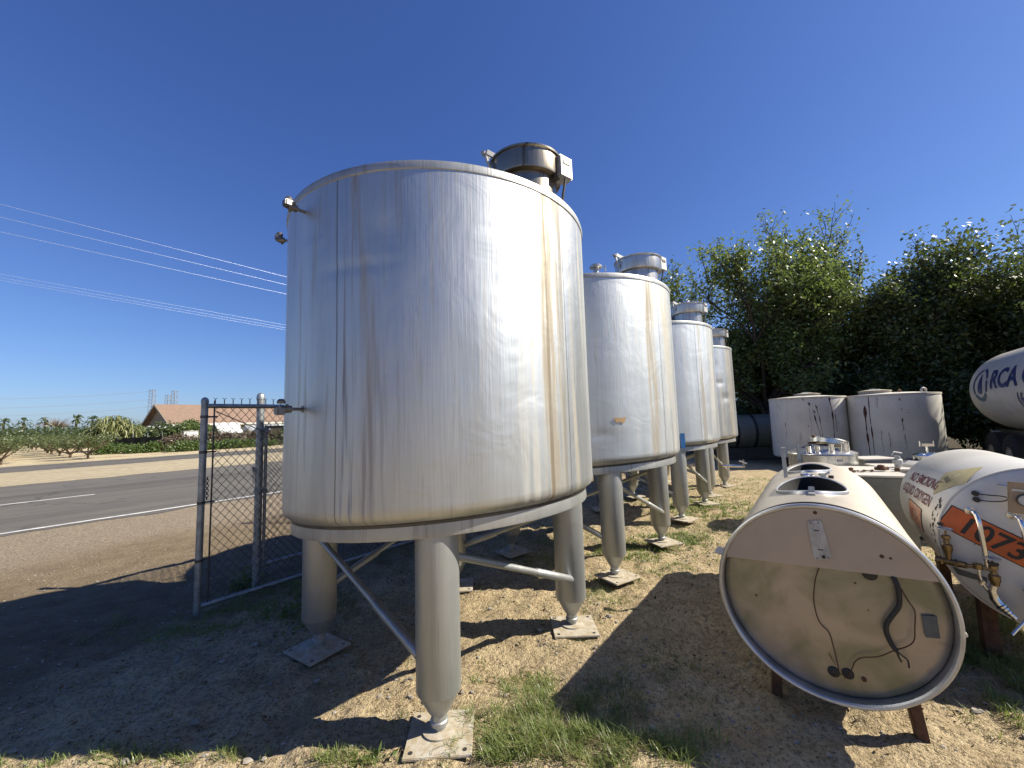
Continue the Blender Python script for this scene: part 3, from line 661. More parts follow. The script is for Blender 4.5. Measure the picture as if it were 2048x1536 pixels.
def head_poly(poly, mat, name, off=.004, parent=None, cuts=10):
    # grid-filled quad draped on the head
    a, b_, c_, d_ = [Vector((*q, 0)) for q in poly]; b = MB(); n = cuts
    for i in range(n+1):
        for j in range(n+1):
            p = a.lerp(b_, j/n).lerp(d_.lerp(c_, j/n), i/n); b.v.append(tuple(onhead(p.x, p.y, off)))
    b.f = [(i*(n+1)+j, i*(n+1)+j+1, (i+1)*(n+1)+j+1, (i+1)*(n+1)+j) for i in range(n) for j in range(n)]
    return b.build(name, mat, parent or LX)
# placard: a long rectangle tilted down to the right
pa = Vector((-.470, .103)); pb = Vector((-.405, .222)); dd_ = Vector((.80, -.475)).normalized(); Lp = .50
pn = Vector((-dd_.y, dd_.x)); hh = .145
pa = pb-pn*hh
PLQ = head_poly([pa-dd_*.006-pn*.006, pa+dd_*(Lp+.006)-pn*.006, pb+dd_*(Lp+.006)+pn*.006, pb-dd_*.006+pn*.006], M['black'], 'placard', .003, cuts=14)
head_poly([pa, pa+dd_*Lp, pb+dd_*Lp, pb], M['orange'], 'orange_face', .0045, PLQ, 14)
text_mesh('number_1073', '1073', .155, lambda x, y: onhead(*(pa+dd_*(.065+x)+pn*(.019+y)), .0062), M['black'], PLQ, bold=.018, cuts=2, sx=.98)
def side(a, s, off=.004): a = R(a); return ll((LR+off)*cos(a), (LR+off)*sin(a), s)
ARC = LR*pi/180
# lettering on the side: x runs along the axis toward the head (s decreasing), y up the curve (angle decreasing)
text_mesh('lettering_no_smoking', 'NO SMOKING', .115, lambda x, y: side(153-y/ARC-x*6, 1.28-x), M['maroon'], LX, bold=.01, cuts=1, fit=.9)
text_mesh('lettering_liquid_oxygen', 'LIQUID OXYGEN', .115, lambda x, y: side(166-y/ARC-x*3, 1.36-x), M['maroon'], LX, bold=.01, cuts=1, fit=1.03)
def side_poly(poly, mat, name, off=.003, parent=None, n=10):
    a, b_, c_, d_ = [Vector((*q, 0)) for q in poly]; b = MB()
    for i in range(n+1):
        for j in range(n+1):
            p = a.lerp(b_, j/n).lerp(d_.lerp(c_, j/n), i/n); b.v.append(tuple(side(p.x, p.y, off)))
    b.f = [(i*(n+1)+j, i*(n+1)+j+1, (i+1)*(n+1)+j+1, (i+1)*(n+1)+j) for i in range(n) for j in range(n)]
    return b.build(name, mat, parent or LX)
sp_ = side_poly([(190, 1.02), (190, .50), (169, .50), (169, 1.02)], M['black'], 'side_placard')
side_poly([(189.4, 1.005), (189.4, .515), (169.6, .515), (169.6, 1.005)], M['orange_old'], 'faded_face', .0042, sp_)
text_mesh('number_1073_faded', '1073', .12, lambda x, y: side(184-y/ARC, .97-x, .0055), simple('faded_red_numeral', (.28, .03, .02), .6, col2=(.5, .3, .22), scale=16), sp_, bold=.02, cuts=2, sx=1.25)
yd = side_poly([(152, .36), (131, .56), (112, .27), (131, .02)], M['yellow'], 'diamond_decal', .003)
side_poly([(141, .39), (133, .45), (124, .34), (131, .24)], simple('worn_decal_centre', (.36, .31, .15), .7, scale=30, col2=(.6, .55, .33)), 'decal_panel', .0045, yd)
text_mesh('lettering_danger', 'OXYGEN', .05, lambda x, y: side(136-y/ARC+x*14, .44-x, .006), M['black'], yd, bold=.0, cuts=1, sx=.8)
# scuffs near the front seam
for i in range(26):
    a = random.uniform(150, 190); s = random.uniform(.03, .2); w = random.uniform(.5, 2.2); q = random.uniform(.01, .05)
    side_poly([(a+w, s), (a+w*.6, s+q), (a-w, s+q*.9), (a-w*.8, s+q*.1)], M['black_patch'], 'scuff', .0015, n=1)
for i in range(16):
    u = -.30+random.gauss(0, .03); z = .02+random.gauss(0, .022); w = random.uniform(.003, .009)
    head_poly([(u-w, z-w*.5), (u+w, z-w), (u+w*.7, z+w), (u-w*.5, z+w*.8)], M['black_patch'], 'scuff', .0012, cuts=1)
# gauge board
gb = MB(); gp0 = Vector((-.05, .31)); m = zrot(atan2(-.6, .8))@Matrix.Rotation(R(4), 3, 'Y')
gc = ll(-.045, .315, -.17)
GB = MB().box(gc, (.30, .012, .185), m, .004).build('gauge_board', M['board'], LX)
MB().tube([gc+m@Vector((-.12, .02, .06)), ll(-.20, .38, -.05)], .006, 6).tube([gc+m@Vector((.05, .0, 0)), ll(0, .30, -.06)], .02, 8).build('board_bracket', M['polished'], LX)
for gx, nm, mt in ((-.085, 'pressure_gauge', M['dial']), (.0, 'dark_gauge', M['black'])):
    q = gc+m@Vector((gx, -.006, -.01)); md = align(m@Vector((0, -1, 0)))
    o = MB().lathe([(.036, 0), (.036, .018), (.031, .02), (.031, .014)], 28, q, md).build(nm, M['dark_steel'], GB)
    MB().disc(q+m@Vector((0, -.015, 0)), .032, 28, md).build('dial', mt, o)
    MB().tube([q+m@Vector((-.006, -.017, -.006)), q+m@Vector((.018, -.017, .014))], .0015, 4).build('needle', M['black'], o)
MB().box(gc+m@Vector((-.09, -.008, .045)), (.09, .002, .012), m).build('name_strip', M['dial'], GB)
for z in (.316, .279):
    MB().tube([onhead(-.30, z, 0), onhead(-.30, z, .025)], .016, 14).tube(spl([onhead(-.30, z, .018), onhead(-.25, z-.002, .03), onhead(-.20, z+(.0 if z > .3 else .008), .05), ll(-.185, .315, -.16)]), .0035, 6).build('cable_gland', M['black'], LX)
# handrails (bent pipes)
for u0, zt_, zb_ in ((-.335, .205, -.125), (-.165, .20, -.075)):
    MB().tube(spl([onhead(u0, zt_, 0), onhead(u0+.004, zt_+.004, .045), onhead(u0+.014, zt_-.02, .075), onhead(u0+.02, zt_-.10, .08), onhead(u0+.03, zb_, .07)], 8), .0125, 12).tube([onhead(u0, zt_, -.002), onhead(u0, zt_, .008)], .024, 14).build('bent_pipe', M['polished'], LX)
def valve(u, z, off, parent, scale=1., down=True, handle=M['dull_box']):
    q = onhead(u, z, off); k = scale
    b = MB().lathe([(.001, -.05*k), (.016*k, -.05*k), (.02*k, -.03*k), (.026*k, -.02*k), (.026*k, .012*k), (.016*k, .02*k), (.014*k, .045*k), (.022*k, .05*k), (.022*k, .07*k), (.006*k, .075*k), (.006*k, .11*k)], 18, q)
    v = b.build('valve', M['brass'], parent)
    b = MB().tube([q+Vector((0, 0, .112*k))+(UX*cos(a)-AX*sin(a))*.035*k for a in [2*pi*i/16 for i in range(16)]], .005*k, 6, closed=True)
    for i in range(4): a = pi*i/2; b.tube([q+Vector((0, 0, .112*k)), q+Vector((0, 0, .112*k))+(UX*cos(a)-AX*sin(a))*.035*k], .004*k, 6)
    b.build('handwheel', handle, v); return v
valve(-.462, -.03, .06, LX, 1.0); valve(-.285, -.17, .08, LX, 1.0, handle=M['dull_box']); valve(-.14, -.33, .06, LX, .9)
P = lambda u, z, o: onhead(u, z, o)
b = MB().tube([P(-.52, -.125, .05), P(-.46, -.128, .06), P(-.39, -.128, .065)], .02, 12).tube([P(-.39, -.128, .065), P(-.33, -.12, .07), P(-.29, -.128, .08)], .012, 12)
b.tube([P(-.345, -.135, .072), P(-.345, -.105, .072)], .022, 12).tube([P(-.46, -.04, .06), P(-.46, -.13, .06)], .014, 10).tube([P(-.435, -.128, .062), P(-.425, -.128, .062)], .028, 6).tube([P(-.50, -.126, .055), P(-.49, -.126, .055)], .028, 6)
b.build('brass_manifold', M['brass'], LX)
b = MB().tube([P(-.285, -.2, .08), P(-.30, -.25, .085), P(-.292, -.30, .09), P(-.275, -.33, .10)], [.016, .02, .024, .024], 12)
q = P(-.275, -.33, .10); dv = Vector((.5, -.35, -.75)).normalized()
for i in range(4): b.tube([q+dv*(.018*i), q+dv*(.018*i+.010)], .028-.004*i, 14)
b.tube([q, q+dv*.085], .013, 10); b.build('hose_coupling', M['polished'], LX)
MB().tube(spl([P(-.335, -.12, .07), P(-.345, -.16, .08), P(-.335, -.22, .085), P(-.31, -.27, .085)]), .008, 8).tube([P(-.33, -.20, .085), P(-.345, -.225, .085)], .012, 8).build('bypass_tube', M['polished'], LX)
head_poly([(-.44, -.17), (-.30, -.20), (-.30, -.235), (-.42, -.215)], M['plaque'], 'data_plate', .004)
MB().box(P(-.285, -.085, .09), (.045, .012, .018), m, .003).build('lever_handle', M['black'], LX)
MB().tube([P(-.145, -.35, .06), ll(-.26, -.47, -.2)], .008, 8).build('drain_tube', M['polished'], LX)
side_poly([(140, .0), (137, .02), (128, .02), (128, .0)], M['white_paint'], 'lifting_lug', .003, n=2)
b = MB()
for s in (.15, 1.3):
    for u in (-.28, .28): MB().box(ll(u, -.5, s)+Vector((0, 0, -.02)), (.07, .12, .42), zrot(atan2(-.6, .8))).build('support_leg', M['rust'], LX)

# ---------------------------------------------------------------- small round tank with fittings
SC = Vector((4.42, 5.85, 0)); 
SMt = steel('stainless_bright_can', base=(.60, .60, .58), rough=.24, seed=3.7, dark=.45, grime=(.28, .25, .2))
ST = empty('round_vat', SC, 'small round stainless vat with lidded cone top behind the oval milk tank', 'vat')
MB().lathe([(.40, .12), (.402, .14), (.402, .99), (.41, 1.0), (.405, 1.012)], 96).build('shell', SMt, ST)
MB().lathe([(.404, 1.011), (.12, 1.125), (.001, 1.13)], 96).build('cone_top', M['neckc'], ST)
MB().box((0-.06, -.405, .93), (.07, .004, .03)).build('data_tag', M['dull_box'], ST)
for x, y, r_, h_ in ((-.30, -.16, .03, .08), (-.22, -.22, .028, .07), (-.06, -.27, .032, .085), (.12, -.28, .05, .095)):
    z = 1.125-.115*(hypot(x, y)-.12)/.28
    MB().lathe([(r_, z-.03), (r_, z+h_-.008), (r_*1.15, z+h_-.006), (r_*1.15, z+h_), (r_*.9, z+h_), (r_*.9, z+.02), (.001, z+.02)], 20, (x, y, 0)).build('nozzle', M['polished'], ST)
m = Matrix.Rotation(R(14), 3, 'Y')@Matrix.Rotation(R(-4), 3, 'X')
MB().lathe([(.215, -.06), (.218, .0), (.225, .004), (.222, .01), (.21, .006), (.205, -.05), (.001, -.045)], 56, (.15, .04, 1.17), m).build('open_lid', SMt, ST)
MB().box((.36, -.02, 1.13), (.08, .02, .04), zrot(.3), .003).tube([(.33, -.05, 1.14), (.39, 0, 1.13)], .012, 8).build('lid_hinge', M['polished'], ST)
MB().tube([(-.05, .05, 1.1), (-.05, .05, 1.24)], .014, 8).tube([(-.14, .05, 1.14), (.02, .05, 1.155)], .012, 8).lathe([(.025, 1.22), (.028, 1.25), (.001, 1.26)], 12, (-.05, .05, 0)).build('agitator_fitting', M['rust'], ST)
for kx in range(3):
    a = 2*pi*kx/3+.4; MB().tube([(.33*cos(a), .33*sin(a), 0), (.33*cos(a), .33*sin(a), .14)], .03, 10).build('leg', M['leg'], ST)
MB().box((-.405, -.12, .68), (.045, .02, .9), zrot(-.1)).build('side_strap', M['galv'], ST)

# ---------------------------------------------------------------- white box tanks and manway tank between
def box_tank(loc, size, rz, label, mat, lid=True):
    t = empty('insulated_box', loc, label, 'equipment box', rot=(0, 0, rz))
    sx, sy, sz = size
    MB().box((0, 0, sz/2), (sx, sy, sz-.02), None, .012).build('body', mat, t)
    MB().box((0, 0, sz+.002), (sx+.02, sy+.02, .02), None, .004).build('top_panel', M['white_paint'], t)
    return t
RZ = atan2(-.6, .8)
olive = simple('drab_grey_green_side', (.24, .245, .215), .5, var=.12)
B1 = box_tank((4.18, 4.92, 0), (.62, .9, .86), -.45, 'long grey-sided box with parts lying on its white top, beside the white gas tank', olive)
t = empty('scrap_fittings', (4.05, 4.78, .875), 'loose rusty valves and chain lying on the white-topped box', 'fittings')
b = MB()
for i in range(16): b.tube(arc((-.18+.022*i, .02*sin(i*1.3), .012), .014, 0, 2*pi, 8, Vector((1, .3*sin(i), 0)), Vector((0, .5, .5)) if i % 2 else Vector((0, 1, 0))), .005, 5)
b.build('chain', M['rust'], t)
b = MB().lathe([(.04, 0), (.045, .02), (.03, .06), (.001, .065)], 14, (.26, .02, .01)).tube([(.2, .03, .03), (.34, .02, .03)], .02, 10); b.build('valve_body', M['rust'], t); MB().lathe([(.02, 0), (.025, .03), (.001, .035)], 12, (.02, .16, 0)).build('cap', M['rust'], t); MB().lathe([(.025, 0), (.025, .04), (.001, .045)], 12, (.40, -.03, 0)).build('cap', M['rust'], t)
B2 = box_tank((5.37, 6.12, 0), (.5, .4, .87), -.05, 'grey cabinet with white top just right of the small round vat', simple('dim_grey_cabinet', (.22, .225, .22), .5))
t = empty('manway_tank', (5.24, 5.2, 0), 'low white tank with a domed manway hatch in front of the stained white drum', 'tank', rot=(0, 0, -.35))
MB().box((0, 0, .44), (1.0, .62, .78), None, .02).build('body', M['white_paint'], t)
MB().box((0, 0, .845), (1.02, .64, .02), None, .005).build('deck', M['white_paint'], t)
MB().lathe([(.30, .85), (.29, .89), (.22, .93), (.20, .935)], 36, (.05, .05, 0)).build('dome', M['white_paint'], t)
hz = MB().lathe([(.16, .92), (.16, .975), (.175, .98), (.175, .99), (.12, 1.02), (.001, 1.03)], 36, (.08, .05, 0)).build('manway_hatch', M['polished'], t)
MB().tube([(.08, .1, 1.02), (.08, .1, 1.12)], .012, 8).box((.08, .1, 1.12), (.11, .05, .035), None, .004).tube([(.01, .1, 1.1), (.01, .1, 1.17)], .008, 6).tube([(.15, .1, 1.1), (.15, .1, 1.17)], .008, 6).build('hatch_handle', M['polished'], hz)
b = MB().tube(arc((.32, -.02, 1.0), .04, 0, 2*pi, 14, Vector((1, 0, 0)), Vector((0, .3, .95))), .007, 6).tube([(.3, -.02, .88), (.32, -.02, 1.0)], .012, 8); b.build('ring_handle', M['dark_steel'], hz)
MB().lathe([(.035, .85), (.035, .90), (.05, .905), (.05, .95), (.03, .96), (.028, 1.0), (.001, 1.0)], 20, (-.33, -.12, 0)).tube([(-.38, -.12, 1.0), (-.36, -.12, 1.05), (-.28, -.12, 1.03)], .01, 6).build('relief_valve', M['dull_box'], t)
MB().lathe([(.03, .85), (.03, .9), (.045, .91), (.045, .95), (.001, .96)], 16, (-.14, .08, 0)).build('port_cap', M['dark_steel'], t)

# ---------------------------------------------------------------- big white drums
def drum(loc, r, z0, z1, label, mat, marks, lid, eye=False):
    t = empty('upright_drum_tank', loc, label, 'tank', 'big white painted drum tanks under the trees')
    MB().lathe([(r*.6, z0), (r-.06, z0), (r-.02, z0+.02), (r, z0+.07), (r, z1-.03), (r+.008, z1-.02), (r+.008, z1), (r-.01, z1+.006)], 120).build('shell', mat, t)
    MB().lathe([(r-.008, z1+.005), (r*.5, z1+.05), (.001, z1+.07)], 72).build('top', mat, t)
    MB().lathe([(r+.003, z1-.045), (r+.012, z1-.04), (r+.013, z1+.004), (r-.012, z1+.009), (r-.02, z1+.003)], 120).build('rim', M['rimrust'], t)
    lx, ly, lr = lid
    l = MB().lathe([(lr, z1+.02), (lr, z1+.10), (lr+.02, z1+.105), (lr+.02, z1+.125), (lr*.5, z1+.155), (.001, z1+.165)], 40, (lx, ly, 0)).build('lid', M['plate'], t)
    MB().lathe([(.12, z1+.15), (.12, z1+.18), (.001, z1+.185)], 20, (lx, ly, 0)).build('lid_cap', M['polished'], l)
    for kx in range(3): a = 2*pi*kx/3; MB().tube([(.7*r*cos(a), .7*r*sin(a), -.05), (.7*r*cos(a), .7*r*sin(a), z0+.02)], .06, 10).build('leg', M['rust'], t)
    if eye:
        ex = Vector((-.02, -r+.04, z1+.06)); MB().tube(arc(ex, .06, 0, 2*pi, 20, Vector((1, 0, 0)), Vector((0, 0, 1))), .022, 8, closed=False).build('lifting_eye', M['white_paint'], t)
        MB().tube(arc((-.3, -r*.6, z1+.06), .05, 0, pi, 12, Vector((1, .2, 0)), Vector((0, 0, 1))), .014, 8).build('lifting_eye', M['rust'], t)
    for (az, z, w, h, mt, sk) in marks:
        aa = R(az); b = MB(); k = 14; 
        for i in range(k+1):
            q = i/k; ww = 1.7*w*(.25+.75*abs(noise.noise(Vector((q*4, az, 2))))*2)*(1-.75*q); cx_ = aa+(sk*q+.007*sin(q*7+az))/r; zz = z-h*q
            for sg in (-1, 1): b.v.append(((r+.003)*cos(cx_+sg*ww/2/r), (r+.003)*sin(cx_+sg*ww/2/r), zz))
        b.f = [(2*i, 2*i+2, 2*i+3, 2*i+1) for i in range(k)]
        b.build('rust_streak', mt, t)
    return t
rp, bp = M['rust2'], M['black_patch']
drum((8.96, 12.28, 0), .955, .25, 2.01, 'chipped white drum tank with black gouges, nearest the row of steel tanks', M['drum'],
     [(-122, 1.85, .09, .10, bp, 0), (-122, 1.7, .012, .9, rp, 0), (-116.5, 1.62, .05, .09, bp, .02), (-116, 1.5, .035, .85, bp, .12), (-113.5, 1.78, .03, .35, bp, .07), (-109, 1.45, .02, .9, rp, .03), (-131, 1.98, .05, .07, rp, .03), (-113, 2.0, .09, .05, bp, .02), (-92, 2.0, .07, .5, rp, .05), (-89, 1.6, .05, 1.1, rp, -.02), (-84, 1.5, .04, .5, rp, 0), (-160, 1.3, .015, .5, rp, 0), (-104, 1.95, .03, .02, bp, .02), (-78, 1.25, .03, .03, rp, -.2), (-126, 1.2, .03, .05, rp, 0), (-146, 1.97, .05, .04, bp, 0)], (.12, .1, .33))
drum((10.42, 11.06, 0), .955, .22, 1.985, 'stained white drum tank with lifting eyes, right of the chipped one', M['drum2'],
     [(-161, 1.98, .035, 1.6, rp, .0), (-150, 1.9, .02, .3, rp, 0), (-124, 1.86, .05, .06, rp, 0), (-123, 1.6, .02, .05, bp, 0), (-123.5, 1.35, .025, .3, rp, 0), (-122.5, .95, .015, .4, rp, 0), (-117, 1.5, .06, .015, bp, .06), (-140, 1.0, .015, .5, rp, 0), (-168, 1.7, .06, 1.4, rp, .01), (-149, 1.05, .012, .6, rp, 0)], (-.35, .1, .34), True)

# ---------------------------------------------------------------- blue-lettered tank trailer
RC = Vector((12.1, 9.38, 1.95)); RRd = .95
RT_ = empty('tank_trailer', (RC.x, RC.y, 0), 'white tank trailer with blue RCA lettering and a drop emblem, at the right edge', 'tank trailer')
def rl_(u, z, s): return UX*u+AX*s+Vector((0, 0, RC.z+z))
def rring(r, s, n=120): return [rl_(r*cos(2*pi*j/n), r*sin(2*pi*j/n), s) for j in range(n)]
loft([rring(RRd*max(.004, sqrt(max(0, 1-(k/12)**2))), .5*k/12) for k in range(12, -1, -1)]+[rring(RRd, -5.2)]+[rring(RRd*sqrt(max(0.00002, 1-(k/8)**2)), -5.2-.4*k/8) for k in range(1, 9)]).build('barrel', M['white_paint'], RT_, angle=60)
def rside(x, y, off=.008):  # x metres toward the camera from the far head, y up the curve
    a = pi-y/RRd; q = off
    return rl_((RRd+q)*cos(a), (RRd+q)*sin(a), -x)
text_mesh('lettering_rca', 'RCA G', .56, lambda x, y: rside(1.42+x*1.35, .03+y), M['navy'], RT_, bold=.03, cuts=3)
text_mesh('lettering_phone', '(61', .36, lambda x, y: rside(2.75+x*1.3, -.36+y), M['navy'], RT_, bold=.01, cuts=2)
def poly_on(pts, mat, name, parent, off=.009):
    b = MB(); c_ = (sum(p[0] for p in pts)/len(pts), sum(p[1] for p in pts)/len(pts)); b.v = [tuple(rside(*c_, off+.002))]+[tuple(rside(*p, off)) for p in pts]
    k = len(pts); b.f = [(0, 1+i, 1+(i+1) % k) for i in range(k)]; return b.build(name, mat, parent)
ec = (.78, .14)
def ringseg(a0, a1, r0, r1, mat, name, n=14):
    b = MB()
    for i in range(n+1):
        a = R(lerp(a0, a1, i/n))
        for r_ in (r0, r1): b.v.append(tuple(rside(ec[0]+r_*cos(a)*2.0, ec[1]+r_*sin(a)*1.6, .009)))
    b.f = [(2*i, 2*i+1, 2*i+3, 2*i+2) for i in range(n)]; return b.build(name, mat, RT_)
ringseg(20, 82, .20, .24, M['navy'], 'emblem_arc'); ringseg(98, 215, .20, .24, M['navy'], 'emblem_arc'); ringseg(-30, 12, .20, .24, M['navy'], 'emblem_arc'); ringseg(222, 322, .19, .245, M['teal'], 'emblem_wave')
poly_on([(ec[0]+.2*sin(w)*(sin(w/2)**1.3), ec[1]+.02+.24*cos(w)) for w in [2*pi*i/28 for i in range(28)]], M['navy'], 'emblem_drop', RT_)
MB().box(rl_(0, -1.0, -2.4), (1.0, 5.4, .14), zrot(RZ)).build('chassis', M['dark_steel'], RT_)
for s in (-.3, -1.4):
    for u in (-.8, .55):
        w = MB().lathe([(.2, 0), (.44, .01), (.48, .05), (.48, .2), (.44, .24), (.2, .25)], 36, rl_(u, -1.45, s), align(UX)).build('wheel', M['tire'], RT_)
        MB().lathe([(.001, .03), (.19, .03), (.21, .0)], 24, rl_(u, -1.45, s), align(UX)).build('rim', M['plate'], w)
MB().tube([rl_(-.2, .955, -1.2), rl_(-.2, 1.05, -1.25)], .05, 10).tube([rl_(0, .93, -1.2), rl_(0, 1.02, -2.2)], .06, 8).build('top_fitting', M['dull_box'], RT_)
b = MB()
for k in range(6): b.box(rl_(-.55+.1*k, -1.0-.06*k, .35), (.03, .5, .03), zrot(RZ))
for k in range(2): b.box(rl_(-.3, -1.12, .15+.4*k), (.65, .03, .03), zrot(RZ)@Matrix.Rotation(R(32), 3, 'Y'))
b.build('rear_ladder', M['dull_box'], RT_)

# ---------------------------------------------------------------- things in the gap behind the row
t = empty('strapped_tank', (8.1, 14.6, 0), 'dull horizontal tank with black straps behind the farthest steel tank', 'tank')
m = align((1, -.15, 0))
MB().lathe([(.001, -1.3), (.45, -1.25), (.6, -1.1), (.6, 1.1), (.45, 1.25), (.001, 1.3)], 48, (0, 0, .95), m).build('barrel', M['tote'], t)
for k in (-.8, -.2, .4): MB().lathe([(.606, k-.05), (.612, k-.04), (.612, k+.04), (.606, k+.05)], 48, (0, 0, .95), m).build('strap', M['black'], t)
MB().box((0, .1, .2), (2.4, .9, .4)).build('cradle', M['dark_steel'], t)
car = empty('parked_car', (10.8, 19.5, 0), 'dark parked car seen through the gap between tank and tree trunk', 'car', rot=(0, 0, .15))
def car_body():
    prof = [(-2.2, .35), (-2.2, .75), (-2.05, .92), (-1.3, 1.0), (-.75, 1.42), (.75, 1.45), (1.35, .98), (2.1, .85), (2.2, .6), (2.2, .35)]
    b = MB(); k = len(prof)
    for i, (x, z) in enumerate(prof):
        w = .86 if z < 1.05 else .68
        for sg in (-1, 1): b.v.append((x, sg*w, z))
    b.f = [(2*i, 2*((i+1) % k), 2*((i+1) % k)+1, 2*i+1) for i in range(k)]+[tuple(2*i for i in range(k))[::-1], tuple(2*i+1 for i in range(k))]; return b
car_body().build('body', M['car'], car, smooth=False)
b = MB().add([(-1.15, -.80, 1.02), (-.7, -.70, 1.36), (.68, -.70, 1.38), (1.2, -.80, 1.02)], [(0, 1, 2, 3)]); b.add([(-1.15, .80, 1.02), (-.7, .70, 1.36), (.68, .70, 1.38), (1.2, .80, 1.02)], [(0, 3, 2, 1)]); b.build('window', M['glass'], car, smooth=False)
for x in (-1.35, 1.35):
    for y in (-.85, .65): w = MB().lathe([(.15, 0), (.31, .01), (.33, .05), (.33, .17), (.31, .2), (.15, .21)], 24, (x, y, .33), align((0, 1, 0))).build('wheel', M['tire'], car)
t = empty('pipe_rack', (8.9, 16.6, 0), 'dark pipe frame standing in front of the parked car', 'pipe rack')
MB().tube([(-.45, 0, 0), (-.45, 0, 2.3)], .035, 8).tube([(.25, 0, 0), (.25, 0, 2.3)], .05, 8).tube([(-.6, 0, 2.1), (.4, 0, 2.1)], .03, 8).tube([(-.6, 0, 1.75), (.4, 0, 1.75)], .03, 8).tube([(-.1, 0, 1.75), (-.1, 0, 2.25)], .02, 8).build('frame', M['dark_steel'], t)
for k, (x, y) in enumerate(((11.7, 17.8), (13.6, 18.6))):
    t = empty('scrap_pallet_stack', (x, y, 0), ('stack of pale scrap beside the tree trunk behind the drums', 'stack of pale scrap half hidden by the chipped drum')[k], 'scrap')
    for i in range(5): MB().box((random.uniform(-.1, .1), 0, .12+.22*i), (1.2, 1, .14), zrot(random.uniform(-.3, .3))).build('pallet', M['plate'], t, smooth=False)

# ---------------------------------------------------------------- trees
def leaf_cloud(b, c, n, rad, size, rng, droop=0.):
    for _ in range(n):
        p = c+Vector((rng.gauss(0, 1), rng.gauss(0, 1), rng.gauss(0, .8)))*rad
        d = Vector((rng.gauss(0, 1), rng.gauss(0, 1), rng.gauss(0, .8)-droop)).normalized()
        w = d.cross(Vector((rng.gauss(0, 1), rng.gauss(0, 1), rng.gauss(0, 1)))).normalized()
        l = size*rng.uniform(.6, 1.3); k = l*.24
        o = len(b.v); b.v += [tuple(p), tuple(p+d*l*.45+w*k), tuple(p+d*l), tuple(p+d*l*.45-w*k)]; b.f.append((o, o+1, o+2, o+3))
def tree(loc, h, rad, label, group, seed, leafmat, nl=9, size=.11, trunk_h=.22, spread=1., droop=0., limbs=7, name='broadleaf_tree', low=False, shoots=10):
    rng = random.Random(seed); t = empty(name, loc, label, 'tree', group)
    tb = MB(); lb = MB(); tips = []
    th = h*trunk_h; tr = .032*h*.55
    tb.tube([(0, 0, -.1), (.02, .03, th*.5), (0, 0, th)], [tr*1.3, tr, tr*.95], 10)
    def grow(p, d, L, r, lev):
        k = 4; pts = [p]; q = p; dd = d.copy()
        for i in range(k):
            dd = (dd+Vector((rng.gauss(0, .13), rng.gauss(0, .13), rng.gauss(0, .1)+.05))).normalized(); q = q+dd*(L/k); pts.append(q)
        tb.tube(pts, [lerp(r, r*.45, i/k) for i in range(k+1)], 6 if lev < 2 else 4, caps=False)
        if lev >= 3: tips.append((pts, L)); return
        for i in range(1, k+1):
            for _ in range((2, 2, 2)[lev] if i < k else 2):
                if lev == 0 and i < 2 and not low: continue
                a = Vector((rng.gauss(0, 1), rng.gauss(0, 1), rng.gauss(0, .55)+.25)).normalized()
                nd = (dd*.75+a*.75).normalized()
                grow(pts[i], nd, L*rng.uniform(.42, .62), r*.5, lev+1)
    for i in range(limbs):
        a = 2*pi*i/limbs+rng.uniform(-.3, .3); el = rng.uniform(.35, 1.35) if not low else rng.uniform(.0, 1.3)
        d = Vector((cos(a)*cos(el)*spread, sin(a)*cos(el)*spread, sin(el))).normalized()
        L = (rad*.62 if el < .8 else (h-th)*.55)
        grow(Vector((0, 0, th*rng.uniform(.7, 1))), d, L, tr*.5, 0)
    for pts, L in tips:
        for p in pts[1:]:
            leaf_cloud(lb, p, nl, .09+size*.6, size, rng, droop)
    # slim upright shoots around the top
    for i in range(shoots):
        a = rng.uniform(0, 2*pi); q = rng.uniform(.1, .75)*rad; p = Vector((cos(a)*q, sin(a)*q, h*rng.uniform(.72, .86)))
        d = Vector((cos(a)*.25, sin(a)*.25, 1)).normalized(); L = rng.uniform(.5, 1.1)*h/7
        tb.tube([p-d*.5, p+d*L], [.015, .004], 4, caps=False)
        for k in range(12): leaf_cloud(lb, p+d*(L*k/12), 6, .03+.05*(1-k/12), size*.8, rng, droop)
    tb.build('trunk', M['bark'], t); lb.build('crown', leafmat, t, smooth=False)
    return t
tree((10.3, 16.3, 0), 9.3, 3.9, 'tall loose tree right behind the far steel tanks, trunk showing beside the drums', 'trees along the back of the yard', 11, M['leaf'], nl=4, size=.15, trunk_h=.2, limbs=11, shoots=16)
hedge = [(13.2, 15.4, 8.2, 2.7, 'leafy tree behind the two white drums, left of the dense thicket'), (14.8, 14.5, 7.6, 2.8, 'dense dark tree rising right of the drums'),
         (16.2, 13.9, 6.3, 2.8, 'dark drooping tree left of the lettered trailer'), (17.2, 13.2, 6.6, 2.9, 'tall dark tree directly behind the lettered trailer'), (18.6, 12.3, 7.6, 3.0, 'tallest dark tree at the right edge'), (12.9, 18.9, 5.6, 2.6, 'green tree filling in behind the loose tall tree'), (15.9, 17.0, 5.6, 3.2, 'dark tree at the back of the thicket')]
for i, (x, y, h_, r_, lb_) in enumerate(hedge):
    tree((x, y, 0), h_, r_, lb_, 'trees along the back of the yard', 30+i, M['leaf2'], nl=6, size=.15, trunk_h=.10, limbs=10, low=True, droop=.5, shoots=10)

